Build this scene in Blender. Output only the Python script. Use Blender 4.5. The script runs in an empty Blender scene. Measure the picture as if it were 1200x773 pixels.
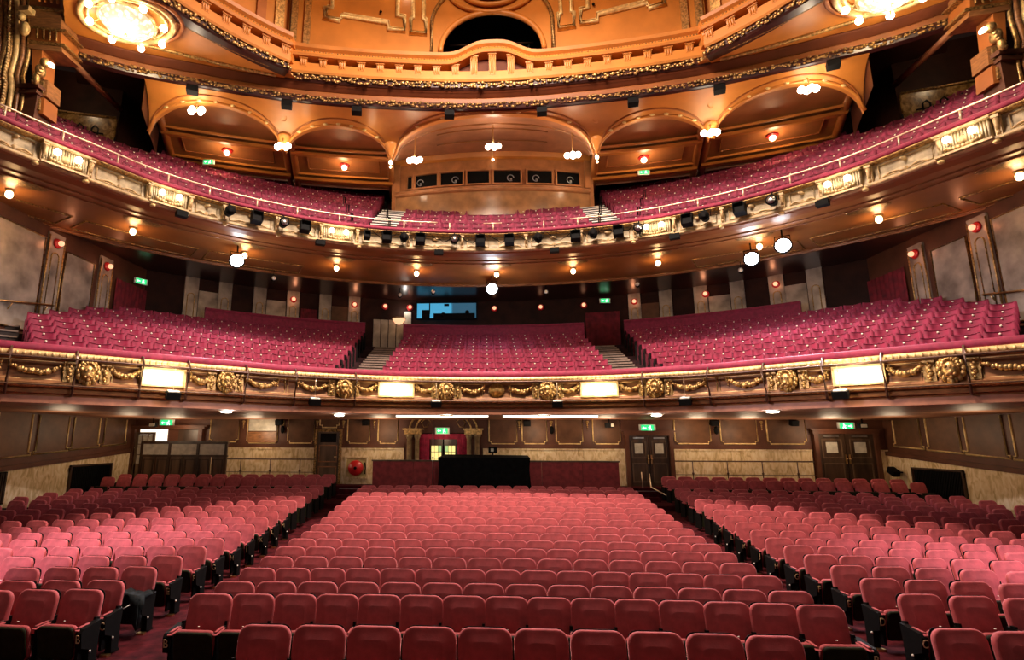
import bpy, bmesh, math, random
from mathutils import Vector, Matrix
random.seed(7)
PI = math.pi
SC = bpy.context.scene
COL = SC.collection

# ------------------------------------------------------------------ camera
cam_d = bpy.data.cameras.new('camera'); cam = bpy.data.objects.new('camera', cam_d); COL.objects.link(cam)
CAM = (-0.30, 0.0, 2.57); FPX = 650.0; CX = 532.42
YAW, PITCH, ROLL = math.radians(-3.325248), math.radians(11.271038), math.radians(0.169024)
_f = Vector((math.sin(YAW)*math.cos(PITCH), math.cos(YAW)*math.cos(PITCH), math.sin(PITCH)))
_r = Vector((math.cos(YAW), -math.sin(YAW), 0)); _u = _r.cross(_f)
_r2 = _r*math.cos(ROLL) + _u*math.sin(ROLL); _u2 = _u*math.cos(ROLL) - _r*math.sin(ROLL)
cam.matrix_world = Matrix(((_r2.x, _u2.x, -_f.x, CAM[0]), (_r2.y, _u2.y, -_f.y, CAM[1]), (_r2.z, _u2.z, -_f.z, CAM[2]), (0, 0, 0, 1)))
cam_d.sensor_fit = 'HORIZONTAL'; cam_d.sensor_width = 36.0
cam_d.lens = FPX/1200*36.0
cam_d.shift_x = (600-CX)/1200.0
cam_d.clip_start = 0.1; cam_d.clip_end = 200
SC.camera = cam
def in_frame(p, m=0.0):
    v = Vector(p) - Vector(CAM); d = v.dot(_f)
    if d < 0.5: return False
    x = CX + FPX*v.dot(_r2)/d; y = 386.5 - FPX*v.dot(_u2)/d
    return -m < x < 1200+m and -m < y < 773+m

# ------------------------------------------------------------------ world, main lights, exposure
W = bpy.data.worlds.new('World'); SC.world = W; W.use_nodes = True
W.node_tree.nodes['Background'].inputs[0].default_value = (1.0, 0.72, 0.60, 1)
W.node_tree.nodes['Background'].inputs[1].default_value = 0.07
SC.view_settings.view_transform = 'Standard'; SC.view_settings.look = 'None'
SC.view_settings.gamma = 1.0; SC.view_settings.use_curve_mapping = False
SC.view_settings.exposure = 0.0
SC.cycles.max_bounces = 5; SC.cycles.diffuse_bounces = 3; SC.cycles.glossy_bounces = 3
SC.cycles.sample_clamp_indirect = 4.0; SC.cycles.caustics_reflective = False; SC.cycles.caustics_refractive = False
def area(name, loc, target, size, power, color, shape='DISK'):
    l = bpy.data.lights.new(name, 'AREA'); l.shape = shape; l.size = size; l.energy = power; l.color = color
    o = bpy.data.objects.new(name, l); COL.objects.link(o); o.location = loc
    o.rotation_euler = (Vector(target)-Vector(loc)).to_track_quat('-Z', 'Y').to_euler(); return o
def spot(name, loc, target, power, color, angle, blend=0.6, r=0.1):
    l = bpy.data.lights.new(name, 'SPOT'); l.energy = power; l.color = color; l.spot_size = math.radians(angle); l.spot_blend = blend
    l.shadow_soft_size = r
    o = bpy.data.objects.new(name, l); COL.objects.link(o); o.location = loc
    o.rotation_euler = (Vector(target)-Vector(loc)).to_track_quat('-Z', 'Y').to_euler(); return o
def point(name, loc, power, color, r=0.08):
    l = bpy.data.lights.new(name, 'POINT'); l.energy = power; l.color = color; l.shadow_soft_size = r
    o = bpy.data.objects.new(name, l); COL.objects.link(o); o.location = loc; return o
WARM = (1.0, 0.72, 0.42); AMBER = (1.0, 0.55, 0.22); COOL = (0.86, 0.88, 1.0); WHITE = (1.0, 0.90, 0.80)
# the central light of the dome, above the front of the stalls
area('dome_light', (0, 10.5, 17.0), (0, 12.5, 0), 4.2, 3300, (1.0, 0.80, 0.70))
spot('stalls_fill_spot', (-1.5, 9.0, 16.5), (-5.5, 16.0, 0.8), 6800, (1.0, 0.78, 0.62), 62, 0.9, 0.3)  # added pair of spots that brightens the rear stalls
spot('stalls_fill_spot', (1.5, 9.0, 16.5), (5.5, 16.0, 0.8), 6800, (1.0, 0.78, 0.62), 62, 0.9, 0.3)
point('drum_fill', (0, 9.5, 18.2), 1700, (1.0, 0.72, 0.42), 0.8)  # added fill that brightens the drum wall, no bulbs here
# house spots from the box booms onto the side blocks
spot('house_spot', (-11.5, 3.0, 9.0), (-8.0, 9.9, 0.8), 9000, (1.0, 0.86, 0.95), 27, 1.0, 0.25)
spot('house_spot', (11.5, 3.0, 9.0), (8.4, 9.2, 0.8), 8500, (1.0, 0.82, 0.90), 27, 1.0, 0.25)
spot('circle_fill_spot', (11.0, 4.0, 9.6), (-8.3, 13.6, 5.2), 6500, (1.0, 0.84, 0.88), 22, 0.9, 0.2)  # added washes that brighten the sides of the circle
spot('circle_fill_spot', (-11.0, 4.0, 9.6), (8.0, 14.0, 5.2), 6500, (1.0, 0.84, 0.95), 22, 0.9, 0.2)
spot('stage_side_fill', (-4.0, -1.5, 8.0), (-5.0, 18.0, 5.0), 300, WHITE, 85, 0.8, 0.4)  # added fill from behind the camera, without any fixture
spot('stage_side_fill', (4.0, -1.5, 8.0), (5.0, 18.0, 5.0), 300, WHITE, 85, 0.8, 0.4)

# ------------------------------------------------------------------ materials
MATS = {}
def nt(name):
    m = bpy.data.materials.new(name); m.use_nodes = True; MATS[name] = m
    n = m.node_tree; return m, n, n.nodes['Principled BSDF']
def pmat(name, col, rough=0.6, metal=0.0, var=0.12, scale=6.0, bump=0.0, bscale=40.0, sheen=0.0, sheen_tint=None, spec=0.5, coat=0.0, stretch=None):
    m, n, b = nt(name)
    tc = n.nodes.new('ShaderNodeTexCoord'); src = tc.outputs['Object']
    if stretch:
        mp = n.nodes.new('ShaderNodeMapping'); mp.inputs['Scale'].default_value = stretch
        n.links.new(src, mp.inputs['Vector']); src = mp.outputs['Vector']
    ns = n.nodes.new('ShaderNodeTexNoise'); ns.inputs['Scale'].default_value = scale; ns.inputs['Detail'].default_value = 4
    n.links.new(src, ns.inputs['Vector'])
    cr = n.nodes.new('ShaderNodeValToRGB')
    lo = [max(0, c*(1-var*2)) for c in col]; hi = [min(1, c*(1+var*2)) for c in col]
    cr.color_ramp.elements[0].color = (*lo, 1); cr.color_ramp.elements[1].color = (*hi, 1)
    cr.color_ramp.elements[0].position = 0.3; cr.color_ramp.elements[1].position = 0.7
    n.links.new(ns.outputs['Fac'], cr.inputs['Fac']); n.links.new(cr.outputs['Color'], b.inputs['Base Color'])
    b.inputs['Roughness'].default_value = rough; b.inputs['Metallic'].default_value = metal
    b.inputs['Specular IOR Level'].default_value = spec
    if coat: b.inputs['Coat Weight'].default_value = coat; b.inputs['Coat Roughness'].default_value = 0.15
    if sheen:
        b.inputs['Sheen Weight'].default_value = sheen; b.inputs['Sheen Roughness'].default_value = 0.35
        b.inputs['Sheen Tint'].default_value = (*(sheen_tint or col), 1)
    if bump:
        nb = n.nodes.new('ShaderNodeTexNoise'); nb.inputs['Scale'].default_value = bscale; nb.inputs['Detail'].default_value = 5
        n.links.new(src, nb.inputs['Vector'])
        bp = n.nodes.new('ShaderNodeBump'); bp.inputs['Strength'].default_value = bump; bp.inputs['Distance'].default_value = 0.02
        n.links.new(nb.outputs['Fac'], bp.inputs['Height']); n.links.new(bp.outputs['Normal'], b.inputs['Normal'])
    return m
def emat(name, col, strength, base=(0.03, 0.03, 0.03)):
    m, n, b = nt(name); b.inputs['Base Color'].default_value = (*base, 1)
    b.inputs['Emission Color'].default_value = (*col, 1); b.inputs['Emission Strength'].default_value = strength; return m
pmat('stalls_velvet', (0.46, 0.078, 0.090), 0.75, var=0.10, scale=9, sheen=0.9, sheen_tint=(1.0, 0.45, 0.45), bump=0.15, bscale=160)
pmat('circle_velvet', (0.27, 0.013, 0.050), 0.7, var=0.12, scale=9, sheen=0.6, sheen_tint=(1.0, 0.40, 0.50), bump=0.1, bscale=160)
pmat('circle_velvet_shaded', (0.17, 0.008, 0.032), 0.7, var=0.12, scale=9, sheen=0.4, sheen_tint=(1.0, 0.40, 0.50))  # darker copy paints shade into seat pans and arm panels
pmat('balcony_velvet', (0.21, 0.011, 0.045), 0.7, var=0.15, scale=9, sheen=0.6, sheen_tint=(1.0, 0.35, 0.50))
pmat('seat_black', (0.004, 0.0035, 0.0035), 0.7, spec=0.12, var=0.2, scale=12)
pmat('seat_under', (0.016, 0.017, 0.006), 0.6, spec=0.2, var=0.2, scale=10)
pmat('brass', (0.75, 0.52, 0.22), 0.28, metal=1.0, var=0.1)
pmat('plate_pale', (0.95, 0.82, 0.62), 0.3)
pmat('letter_paint', (0.72, 0.55, 0.30), 0.4)
pmat('carpet', (0.055, 0.006, 0.009), 0.95, var=0.35, scale=5, bump=0.3, bscale=200, spec=0.1)
pmat('circle_carpet', (0.035, 0.010, 0.012), 0.95, var=0.3, scale=6)
pmat('step_tread', (0.26, 0.19, 0.15), 0.6, var=0.15)
pmat('step_white', (0.80, 0.76, 0.70), 0.5, var=0.08)
pmat('step_dark', (0.03, 0.018, 0.014), 0.7)
pmat('orange_paint', (0.56, 0.205, 0.036), 0.42, var=0.08, scale=1.2, bump=0.05, bscale=20)
pmat('orange_deep', (0.34, 0.105, 0.020), 0.45, var=0.10, scale=1.5)
pmat('fascia_shaded', (0.26, 0.082, 0.018), 0.45, spec=0.3, var=0.1, scale=1.5)  # orange fascia darkened to paint in the shade it lies in
pmat('shaded_cove', (0.12, 0.030, 0.010), 0.5, spec=0.2, var=0.12, scale=1.5)  # dark tone paints the shade of the ring cove
pmat('brown_cove', (0.36, 0.145, 0.070), 0.5, var=0.12, scale=1.5)
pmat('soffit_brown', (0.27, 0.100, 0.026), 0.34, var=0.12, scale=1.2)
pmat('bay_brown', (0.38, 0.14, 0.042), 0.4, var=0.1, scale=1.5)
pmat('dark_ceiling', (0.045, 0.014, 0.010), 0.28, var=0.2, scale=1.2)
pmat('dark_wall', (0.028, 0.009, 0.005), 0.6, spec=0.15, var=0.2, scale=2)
pmat('gold', (0.52, 0.33, 0.12), 0.42, metal=0.75, var=0.30, scale=14, bump=0.3, bscale=40)
pmat('gold_dark', (0.30, 0.17, 0.055), 0.40, metal=0.6, var=0.4, scale=18, bump=0.4, bscale=45)
pmat('gold_pale', (0.82, 0.56, 0.24), 0.40, metal=0.2, var=0.15, scale=8)
pmat('wood_bronze', (0.27, 0.115, 0.040), 0.35, var=0.2, scale=5, stretch=(1, 1, 4))
pmat('fascia_gold', (0.50, 0.34, 0.16), 0.45, metal=0.1, var=0.2, scale=8)
pmat('fascia_cream', (0.44, 0.35, 0.21), 0.5, metal=0.05, var=0.22, scale=5, bump=0.15, bscale=15)
pmat('lip_brown', (0.36, 0.15, 0.085), 0.5, var=0.08)
pmat('black_paint', (0.003, 0.003, 0.003), 0.7, spec=0.12, var=0.1)
pmat('black_cloth', (0.004, 0.004, 0.004), 0.95, spec=0.05, var=0.2, bump=0.3, bscale=12)
pmat('jacket_cloth', (0.012, 0.016, 0.018), 0.8, spec=0.15, var=0.3, bump=0.4, bscale=18)
pmat('white_cord', (0.7, 0.7, 0.68), 0.5)
pmat('pipe_brown', (0.10, 0.05, 0.03), 0.35, metal=0.3)
pmat('rail_pale', (0.85, 0.66, 0.45), 0.3, metal=0.5)
pmat('wall_panel_dark', (0.120, 0.055, 0.026), 0.45, spec=0.25, var=0.15, scale=2.5, bump=0.1, bscale=8)
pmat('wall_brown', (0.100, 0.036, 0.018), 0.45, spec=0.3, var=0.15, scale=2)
pmat('wall_silver', (0.40, 0.33, 0.26), 0.33, metal=0.25, var=0.25, scale=1.6, bump=0.25, bscale=5)
pmat('pink_curtain', (0.32, 0.010, 0.045), 0.8, var=0.2, sheen=0.4, sheen_tint=(1, .3, .4))
pmat('dark_curtain', (0.17, 0.010, 0.018), 0.85, var=0.25, scale=4)
pmat('door_wood', (0.050, 0.026, 0.014), 0.35, var=0.3, scale=4, stretch=(1, 1, .2))
pmat('door_wood_light', (0.11, 0.065, 0.035), 0.35, var=0.25, scale=4, stretch=(1, 1, .2))
pmat('low_wall_red', (0.27, 0.030, 0.032), 0.7, var=0.15)
pmat('hose_red', (0.55, 0.02, 0.02), 0.3, var=0.05)
pmat('niche_cream', (0.50, 0.40, 0.16), 0.6)
pmat('frosted_pane', (0.55, 0.52, 0.42), 0.25, var=0.1)
pmat('white_paint', (0.82, 0.78, 0.70), 0.5)
pmat('steel', (0.55, 0.55, 0.55), 0.3, metal=1.0)
pmat('bronze_column', (0.24, 0.17, 0.085), 0.35, metal=0.4, var=0.2)
pmat('oriel_wood', (0.42, 0.17, 0.060), 0.45, var=0.12, scale=2.5)
pmat('oriel_dado', (0.40, 0.20, 0.085), 0.28, var=0.15, scale=2)
emat('lamp_white', (1.0, 0.86, 0.66), 14.0)
emat('lamp_warm', (1.0, 0.74, 0.42), 10.0)
emat('lamp_red', (1.0, 0.46, 0.24), 1.5)
emat('lamp_spot', (0.92, 0.95, 1.0), 25.0)
emat('lamp_panel', (1.0, 0.86, 0.62), 7.0)
emat('lamp_strip', (1.0, 0.88, 0.72), 3.0)
emat('exit_green', (0.02, 0.75, 0.22), 1.3)
emat('exit_white', (0.85, 1.0, 0.88), 1.8)
emat('stain_yellow', (1.0, 0.80, 0.25), 1.3)
emat('stain_green', (0.45, 0.70, 0.25), 0.9)
emat('blue_room', (0.07, 0.42, 0.68), 0.9)
emat('blue_dim', (0.05, 0.22, 0.36), 0.45)
emat('bright_lobby', (1.0, 0.84, 0.66), 1.6)
m_, n_, b_ = nt('crystal_glow')
vo = n_.nodes.new('ShaderNodeTexVoronoi'); vo.inputs['Scale'].default_value = 9
tc_ = n_.nodes.new('ShaderNodeTexCoord'); n_.links.new(tc_.outputs['Object'], vo.inputs['Vector'])
mr = n_.nodes.new('ShaderNodeMapRange'); mr.inputs['From Max'].default_value = 0.6; mr.inputs['To Min'].default_value = 3.2; mr.inputs['To Max'].default_value = 0.5
n_.links.new(vo.outputs['Distance'], mr.inputs['Value']); n_.links.new(mr.outputs['Result'], b_.inputs['Emission Strength'])
b_.inputs['Emission Color'].default_value = (1.0, 0.82, 0.55, 1); b_.inputs['Base Color'].default_value = (.5, .4, .3, 1)
def marble(name, stretch, a, b_, c):
    m, n, b = nt(name)
    tc = n.nodes.new('ShaderNodeTexCoord'); mp = n.nodes.new('ShaderNodeMapping'); mp.inputs['Scale'].default_value = stretch
    n.links.new(tc.outputs['Object'], mp.inputs['Vector'])
    ns = n.nodes.new('ShaderNodeTexNoise'); ns.inputs['Scale'].default_value = 2.2; ns.inputs['Detail'].default_value = 8; ns.inputs['Distortion'].default_value = 1.2
    n.links.new(mp.outputs['Vector'], ns.inputs['Vector'])
    cr = n.nodes.new('ShaderNodeValToRGB'); e = cr.color_ramp.elements
    e[0].position = 0.30; e[0].color = (*a, 1); e[1].position = 0.72; e[1].color = (*c, 1)
    k = e.new(0.5); k.color = (*b_, 1)
    n.links.new(ns.outputs['Fac'], cr.inputs['Fac']); n.links.new(cr.outputs['Color'], b.inputs['Base Color'])
    b.inputs['Roughness'].default_value = 0.25; return m
marble('marble_dado', (3.0, 3.0, 1.3), (0.48, 0.33, 0.15), (0.76, 0.59, 0.34), (0.88, 0.76, 0.54))
marble('marble_dark', (2.6, 2.6, 2.0), (0.06, 0.025, 0.006), (0.22, 0.11, 0.03), (0.42, 0.24, 0.08))

# ------------------------------------------------------------------ mesh helpers
class MB:
    def __init__(s): s.v = []; s.f = []; s.mi = []; s.sm = []; s.cur = 0; s.smooth = False
    def mat(s, i): s.cur = i; return s
    def add(s, vs, fs, smooth=None):
        o = len(s.v); s.v += [tuple(v) for v in vs]
        for f in fs:
            s.f.append(tuple(o+i for i in f)); s.mi.append(s.cur); s.sm.append(s.smooth if smooth is None else smooth)
        return s
    def box(s, c, d, rz=0.0, rx=0.0, taper=1.0):
        hx, hy, hz = d[0]/2, d[1]/2, d[2]/2
        M_ = Matrix.Translation(c) @ Matrix.Rotation(rz, 4, 'Z') @ Matrix.Rotation(rx, 4, 'X')
        vs = []
        for z in (-hz, hz):
            k = taper if z > 0 else 1.0
            for x, y in ((-hx, -hy), (hx, -hy), (hx, hy), (-hx, hy)): vs.append(M_ @ Vector((x*k, y*k, z)))
        return s.add(vs, [(0, 3, 2, 1), (4, 5, 6, 7), (0, 1, 5, 4), (1, 2, 6, 5), (2, 3, 7, 6), (3, 0, 4, 7)], False)
    def tube(s, pts, r, n=6, cap=True):
        pts = [Vector(p) for p in pts]; N = len(pts); vs = []; fs = []
        rr = r if isinstance(r, (list, tuple)) else [r]*N
        up = Vector((0, 0, 1))
        for i, p in enumerate(pts):
            t = (pts[min(i+1, N-1)]-pts[max(i-1, 0)])
            t = t.normalized() if t.length > 1e-9 else Vector((0, 0, 1))
            a = t.cross(up)
            if a.length < 1e-3: a = t.cross(Vector((0, 1, 0)))
            a.normalize(); b = a.cross(t)
            for k in range(n):
                w = 2*PI*k/n; vs.append(p + (a*math.cos(w)+b*math.sin(w))*rr[i])
        for i in range(N-1):
            for k in range(n):
                k2 = (k+1) % n; fs.append((i*n+k, i*n+k2, (i+1)*n+k2, (i+1)*n+k))
        if cap: fs.append(tuple(range(n-1, -1, -1))); fs.append(tuple((N-1)*n+k for k in range(n)))
        return s.add(vs, fs, True)
    def lathe(s, prof, n=12, M_=None, cap=True):
        M_ = M_ or Matrix.Identity(4); vs = []; fs = []
        for r, z in prof:
            for k in range(n):
                w = 2*PI*k/n; vs.append(M_ @ Vector((r*math.cos(w), r*math.sin(w), z)))
        for i in range(len(prof)-1):
            for k in range(n):
                k2 = (k+1) % n; fs.append((i*n+k, i*n+k2, (i+1)*n+k2, (i+1)*n+k))
        if cap:
            fs.append(tuple(range(n-1, -1, -1))); q = (len(prof)-1)*n; fs.append(tuple(q+k for k in range(n)))
        return s.add(vs, fs, True)
    def ball(s, c, r, n=8, m=5, sc=(1, 1, 1), rz=0.0):
        prof = [(max(1e-3, math.sin(PI*i/m)), -math.cos(PI*i/m)) for i in range(m+1)]
        M_ = Matrix.Translation(c) @ Matrix.Rotation(rz, 4, 'Z') @ Matrix.Diagonal((r*sc[0], r*sc[1], r*sc[2], 1))
        return s.lathe(prof, n, M_)
    def grid(s, rows, closed=False, smooth=None):
        n = len(rows[0]); vs = [p for r in rows for p in r]; fs = []
        for i in range(len(rows)-1):
            for k in range(n if closed else n-1):
                k2 = (k+1) % n; fs.append((i*n+k, i*n+k2, (i+1)*n+k2, (i+1)*n+k))
        return s.add(vs, fs, smooth)
    def mesh(s, name, mats):
        me = bpy.data.meshes.new(name); me.from_pydata(s.v, [], s.f)
        for m in (mats if isinstance(mats, (list, tuple)) else [mats]): me.materials.append(MATS[m])
        me.polygons.foreach_set('material_index', s.mi); me.polygons.foreach_set('use_smooth', s.sm)
        bm = bmesh.new(); bm.from_mesh(me); bmesh.ops.recalc_face_normals(bm, faces=bm.faces); bm.to_mesh(me); bm.free()
        me.update(); return me
    def obj(s, name, mats, parent=None, loc=None, rz=0.0):
        return link(name, s.mesh(name, mats), parent, loc, rz)
def link(name, me, parent=None, loc=None, rz=0.0):
    o = bpy.data.objects.new(name, me); COL.objects.link(o)
    if parent is not None: o.parent = parent
    if loc is not None: o.location = loc
    if rz: o.rotation_euler = (0, 0, rz)
    return o
def tag(o, label=None, cat=None, group=None, kind=None):
    if label: o['label'] = label
    if cat: o['category'] = cat
    if group: o['group'] = group
    if kind: o['kind'] = kind
    return o
def thing(name, label, cat, loc=(0, 0, 0), rz=0.0, group=None):
    o = bpy.data.objects.new(name, None); COL.objects.link(o); o.location = loc; o.rotation_euler = (0, 0, rz)
    o.empty_display_size = 0.2
    return tag(o, label, cat, group)
def struct(o): o['kind'] = 'structure'; return o
def copy_tree(o, parent=None):
    c = o.copy(); COL.objects.link(c); c.parent = parent
    for ch in list(o.children): copy_tree(ch, c)
    return c
def ordn(i):
    w = ['first', 'second', 'third', 'fourth', 'fifth', 'sixth', 'seventh', 'eighth', 'ninth', 'tenth', 'eleventh', 'twelfth']
    if i <= 12: return w[i-1]
    return '%d%s' % (i, 'th' if 10 <= i % 100 <= 20 else {1: 'st', 2: 'nd', 3: 'rd'}.get(i % 10, 'th'))

class Curve:
    '''a symmetric plan curve, s = arc length from the centre line, d = offset away from the stage'''
    def __init__(s, ctrl=None, pts=None, base=None):
        if ctrl:
            P = [(-x, y) for x, y in ctrl[:0:-1]] + list(ctrl); out = []
            for i in range(len(P)-1):
                p0, p1, p2, p3 = P[max(i-1, 0)], P[i], P[i+1], P[min(i+2, len(P)-1)]
                for k in range(10):
                    t = k/10
                    out.append(tuple(.5*(2*p1[a]+(-p0[a]+p2[a])*t+(2*p0[a]-5*p1[a]+4*p2[a]-p3[a])*t*t+(-p0[a]+3*p1[a]-3*p2[a]+p3[a])*t**3) for a in (0, 1)))
            out.append(P[-1]); pts = out
        s.p = pts; s.s = [0.0]
        for a, b in zip(pts, pts[1:]): s.s.append(s.s[-1]+math.hypot(b[0]-a[0], b[1]-a[1]))
        h = s.s[-1]/2; s.s = [x-h for x in s.s]; s.L = h
        s.base = base or s.s
        n = len(pts); s.n = []
        for i in range(n):
            a, b = pts[max(i-1, 0)], pts[min(i+1, n-1)]; l = math.hypot(b[0]-a[0], b[1]-a[1]) or 1
            s.n.append((-(b[1]-a[1])/l, (b[0]-a[0])/l))
    def off(s, d): return Curve(pts=[(p[0]+n[0]*d, p[1]+n[1]*d) for p, n in zip(s.p, s.n)], base=s.base)
    def at(s, t, d=0.0):
        t = max(s.s[0], min(s.s[-1], t)); lo, hi = 0, len(s.s)-1
        while hi-lo > 1:
            m = (lo+hi)//2
            if s.s[m] <= t: lo = m
            else: hi = m
        k = (t-s.s[lo])/((s.s[hi]-s.s[lo]) or 1)
        p = [s.p[lo][a]*(1-k)+s.p[hi][a]*k for a in (0, 1)]; n = [s.n[lo][a]*(1-k)+s.n[hi][a]*k for a in (0, 1)]
        l = math.hypot(*n); n = [n[0]/l, n[1]/l]
        s._b = s.base[lo]*(1-k)+s.base[hi]*k
        return p[0]+n[0]*d, p[1]+n[1]*d, math.atan2(-n[0], n[1])
    def line(s, s0, s1, d, z, step=0.3):
        N = max(1, int(abs(s1-s0)/step)); r = []
        for i in range(N+1):
            t = s0+(s1-s0)*i/N; x, y, a = s.at(t, d); r.append((x, y, z(t) if callable(z) else z))
        return r
def sweep(C, prof, s0, s1, step=0.3, zf=None, smooth=False, mb=None, caps=True):
    '''prof: list of (d, z)'''
    mb = mb or MB(); N = max(1, int(round(abs(s1-s0)/step))); rows = []
    for i in range(N+1):
        t = s0+(s1-s0)*i/N; dz = zf(t) if zf else 0.0; row = []
        for d, z in prof:
            x, y, a = C.at(t, d); row.append((x, y, z+dz))
        rows.append(row)
    mb.grid(rows, smooth=smooth)
    if caps:
        n = len(prof); mb.add(rows[0], [tuple(range(n))], False); mb.add(rows[-1], [tuple(range(n))], False)
    return mb

CIRC = Curve([(0, 16.6), (1.8, 16.42), (3.6, 16.0), (5.5, 15.05), (6.8, 13.95), (8.3, 12.6), (9.9, 11.15), (11.5, 9.7), (13, 8.3)])
UPP = Curve([(0, 18.2), (2.5, 17.95), (4.6, 17.4), (6.6, 16.4), (8.2, 15.2), (9.4, 13.9), (10.2, 12.5), (10.9, 11.2), (11.6, 9.6), (12.2, 8)])
RING = Curve([(0, 17.5), (3.7, 17.2), (7.05, 16.55), (10.2, 15.45), (11.7, 14.8), (12.9, 14.0)])
def pane(mb, x0, x1, z0, z1, y, t=0.03): mb.box(((x0+x1)/2, y, (z0+z1)/2), (x1-x0, t, z1-z0))
def frame(mb, x0, x1, z0, z1, y, w=0.05, t=0.05):
    mb.box(((x0+x1)/2, y, z1-w/2), (x1-x0, t, w)); mb.box(((x0+x1)/2, y, z0+w/2), (x1-x0, t, w))
    mb.box((x0+w/2, y, (z0+z1)/2), (w, t, z1-z0-2*w)); mb.box((x1-w/2, y, (z0+z1)/2), (w, t, z1-z0-2*w))
def rrect(w, h, r, n=4, rb=None):
    '''rounded rectangle outline, x by z, z from 0 to h; rb = radius of the bottom corners'''
    rb = r if rb is None else rb; P = []
    for cx, cz, a0, q in ((w/2-rb, rb, -PI/2, rb), (w/2-r, h-r, 0, r), (-w/2+r, h-r, PI/2, r), (-w/2+rb, rb, PI, rb)):
        for k in range(n+1):
            a = a0+PI/2*k/n; P.append((cx+q*math.cos(a), cz+q*math.sin(a)))
    return P
def cushion(mb, w, h, r, t, bulge=0.02, rx=0.0, org=(0, 0, 0), rb=None, edge=0.018, n=4, dish=0.0):
    '''a padded slab; front face looks to -y'''
    O = rrect(w, h, r, n, rb); M_ = Matrix.Translation(org) @ Matrix.Rotation(rx, 4, 'X')
    def loop(k, y):
        return [M_ @ Vector((x*k, y+dish*(x/(w/2))**2*-1, h/2+(z-h/2)*k)) for x, z in O]
    rows = [loop(.97, t), loop(1.0, t-.012), loop(1.0, edge), loop(1-edge/w*1.2, .002), loop(1-edge/w*3, .0), loop(.84, .0), loop(.5, -bulge*.7)]
    mb.grid(rows, closed=True, smooth=True); L = len(O)
    mb.add([M_ @ Vector((0, t, h/2))]+rows[0], [(0, 1+k, 1+(k+1) % L) for k in range(L)], False)
    mb.add([M_ @ Vector((0, -bulge, h/2))]+rows[-1], [(0, 1+(k+1) % L, 1+k) for k in range(L)], True)
    return mb
def prism(mb, pts, ext):
    '''a flat polygon of 3-d points pushed along ext'''
    n = len(pts); e = Vector(ext); a = [Vector(p) for p in pts]
    return mb.add(a+[p+e for p in a], [tuple(range(n)), tuple(range(2*n-1, n-1, -1))]+[(k, (k+1) % n, n+(k+1) % n, n+k) for k in range(n)], False)
def curve_y(C, X):
    p = C.p
    for a, b in zip(p, p[1:]):
        if a[0] <= X <= b[0]: return a[1]+(b[1]-a[1])*(X-a[0])/(b[0]-a[0])
    return min(p[0][1], p[-1][1])

# ================================================================== STRUCTURE: STALLS
def floor_z(X, Y):
    z = 0.0 if Y < 11.5 else 0.05*(Y-11.5)
    if abs(X) > 5.0 and Y > 18.85: z = 0.53
    return z
mb = MB()
for x0, x1, side in ((-14.3, -5.0, 1), (-5.0, 5.0, 0), (5.0, 14.3, 1)):
    ys = [-1, 11.5, 18.84, 18.86, 20.55] if side else [-1, 11.5, 20.55]
    rows = [[(x, y, floor_z((x0+x1)/2, y)) for x in (x0, x1)] for y in ys]
    rows += [[(x, 20.55, 0.95) for x in (x0, x1)], [(x, 21.7, 0.95) for x in (x0, x1)]]
    mb.grid(rows)
fl = struct(mb.obj('floor', 'carpet'))
# threshold steps in the two stalls aisles
for sx in (-1, 1):
    m = MB()
    for k in range(3): m.box((sx*5.05, 19.9+.22*k, .42+.09*k), (1.1, .24, .16+.18*k))
    st = tag(m.obj('aisle_steps', 'carpet'), 'carpeted steps up to the %s rear exit at the top of the stalls aisle' % ('left' if sx < 0 else 'right'), 'steps')
    m = MB(); m.box((sx*5.05, 20.33, .87), (1.1, .05, .02)); m.obj('nosing', 'steel', st)

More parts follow.
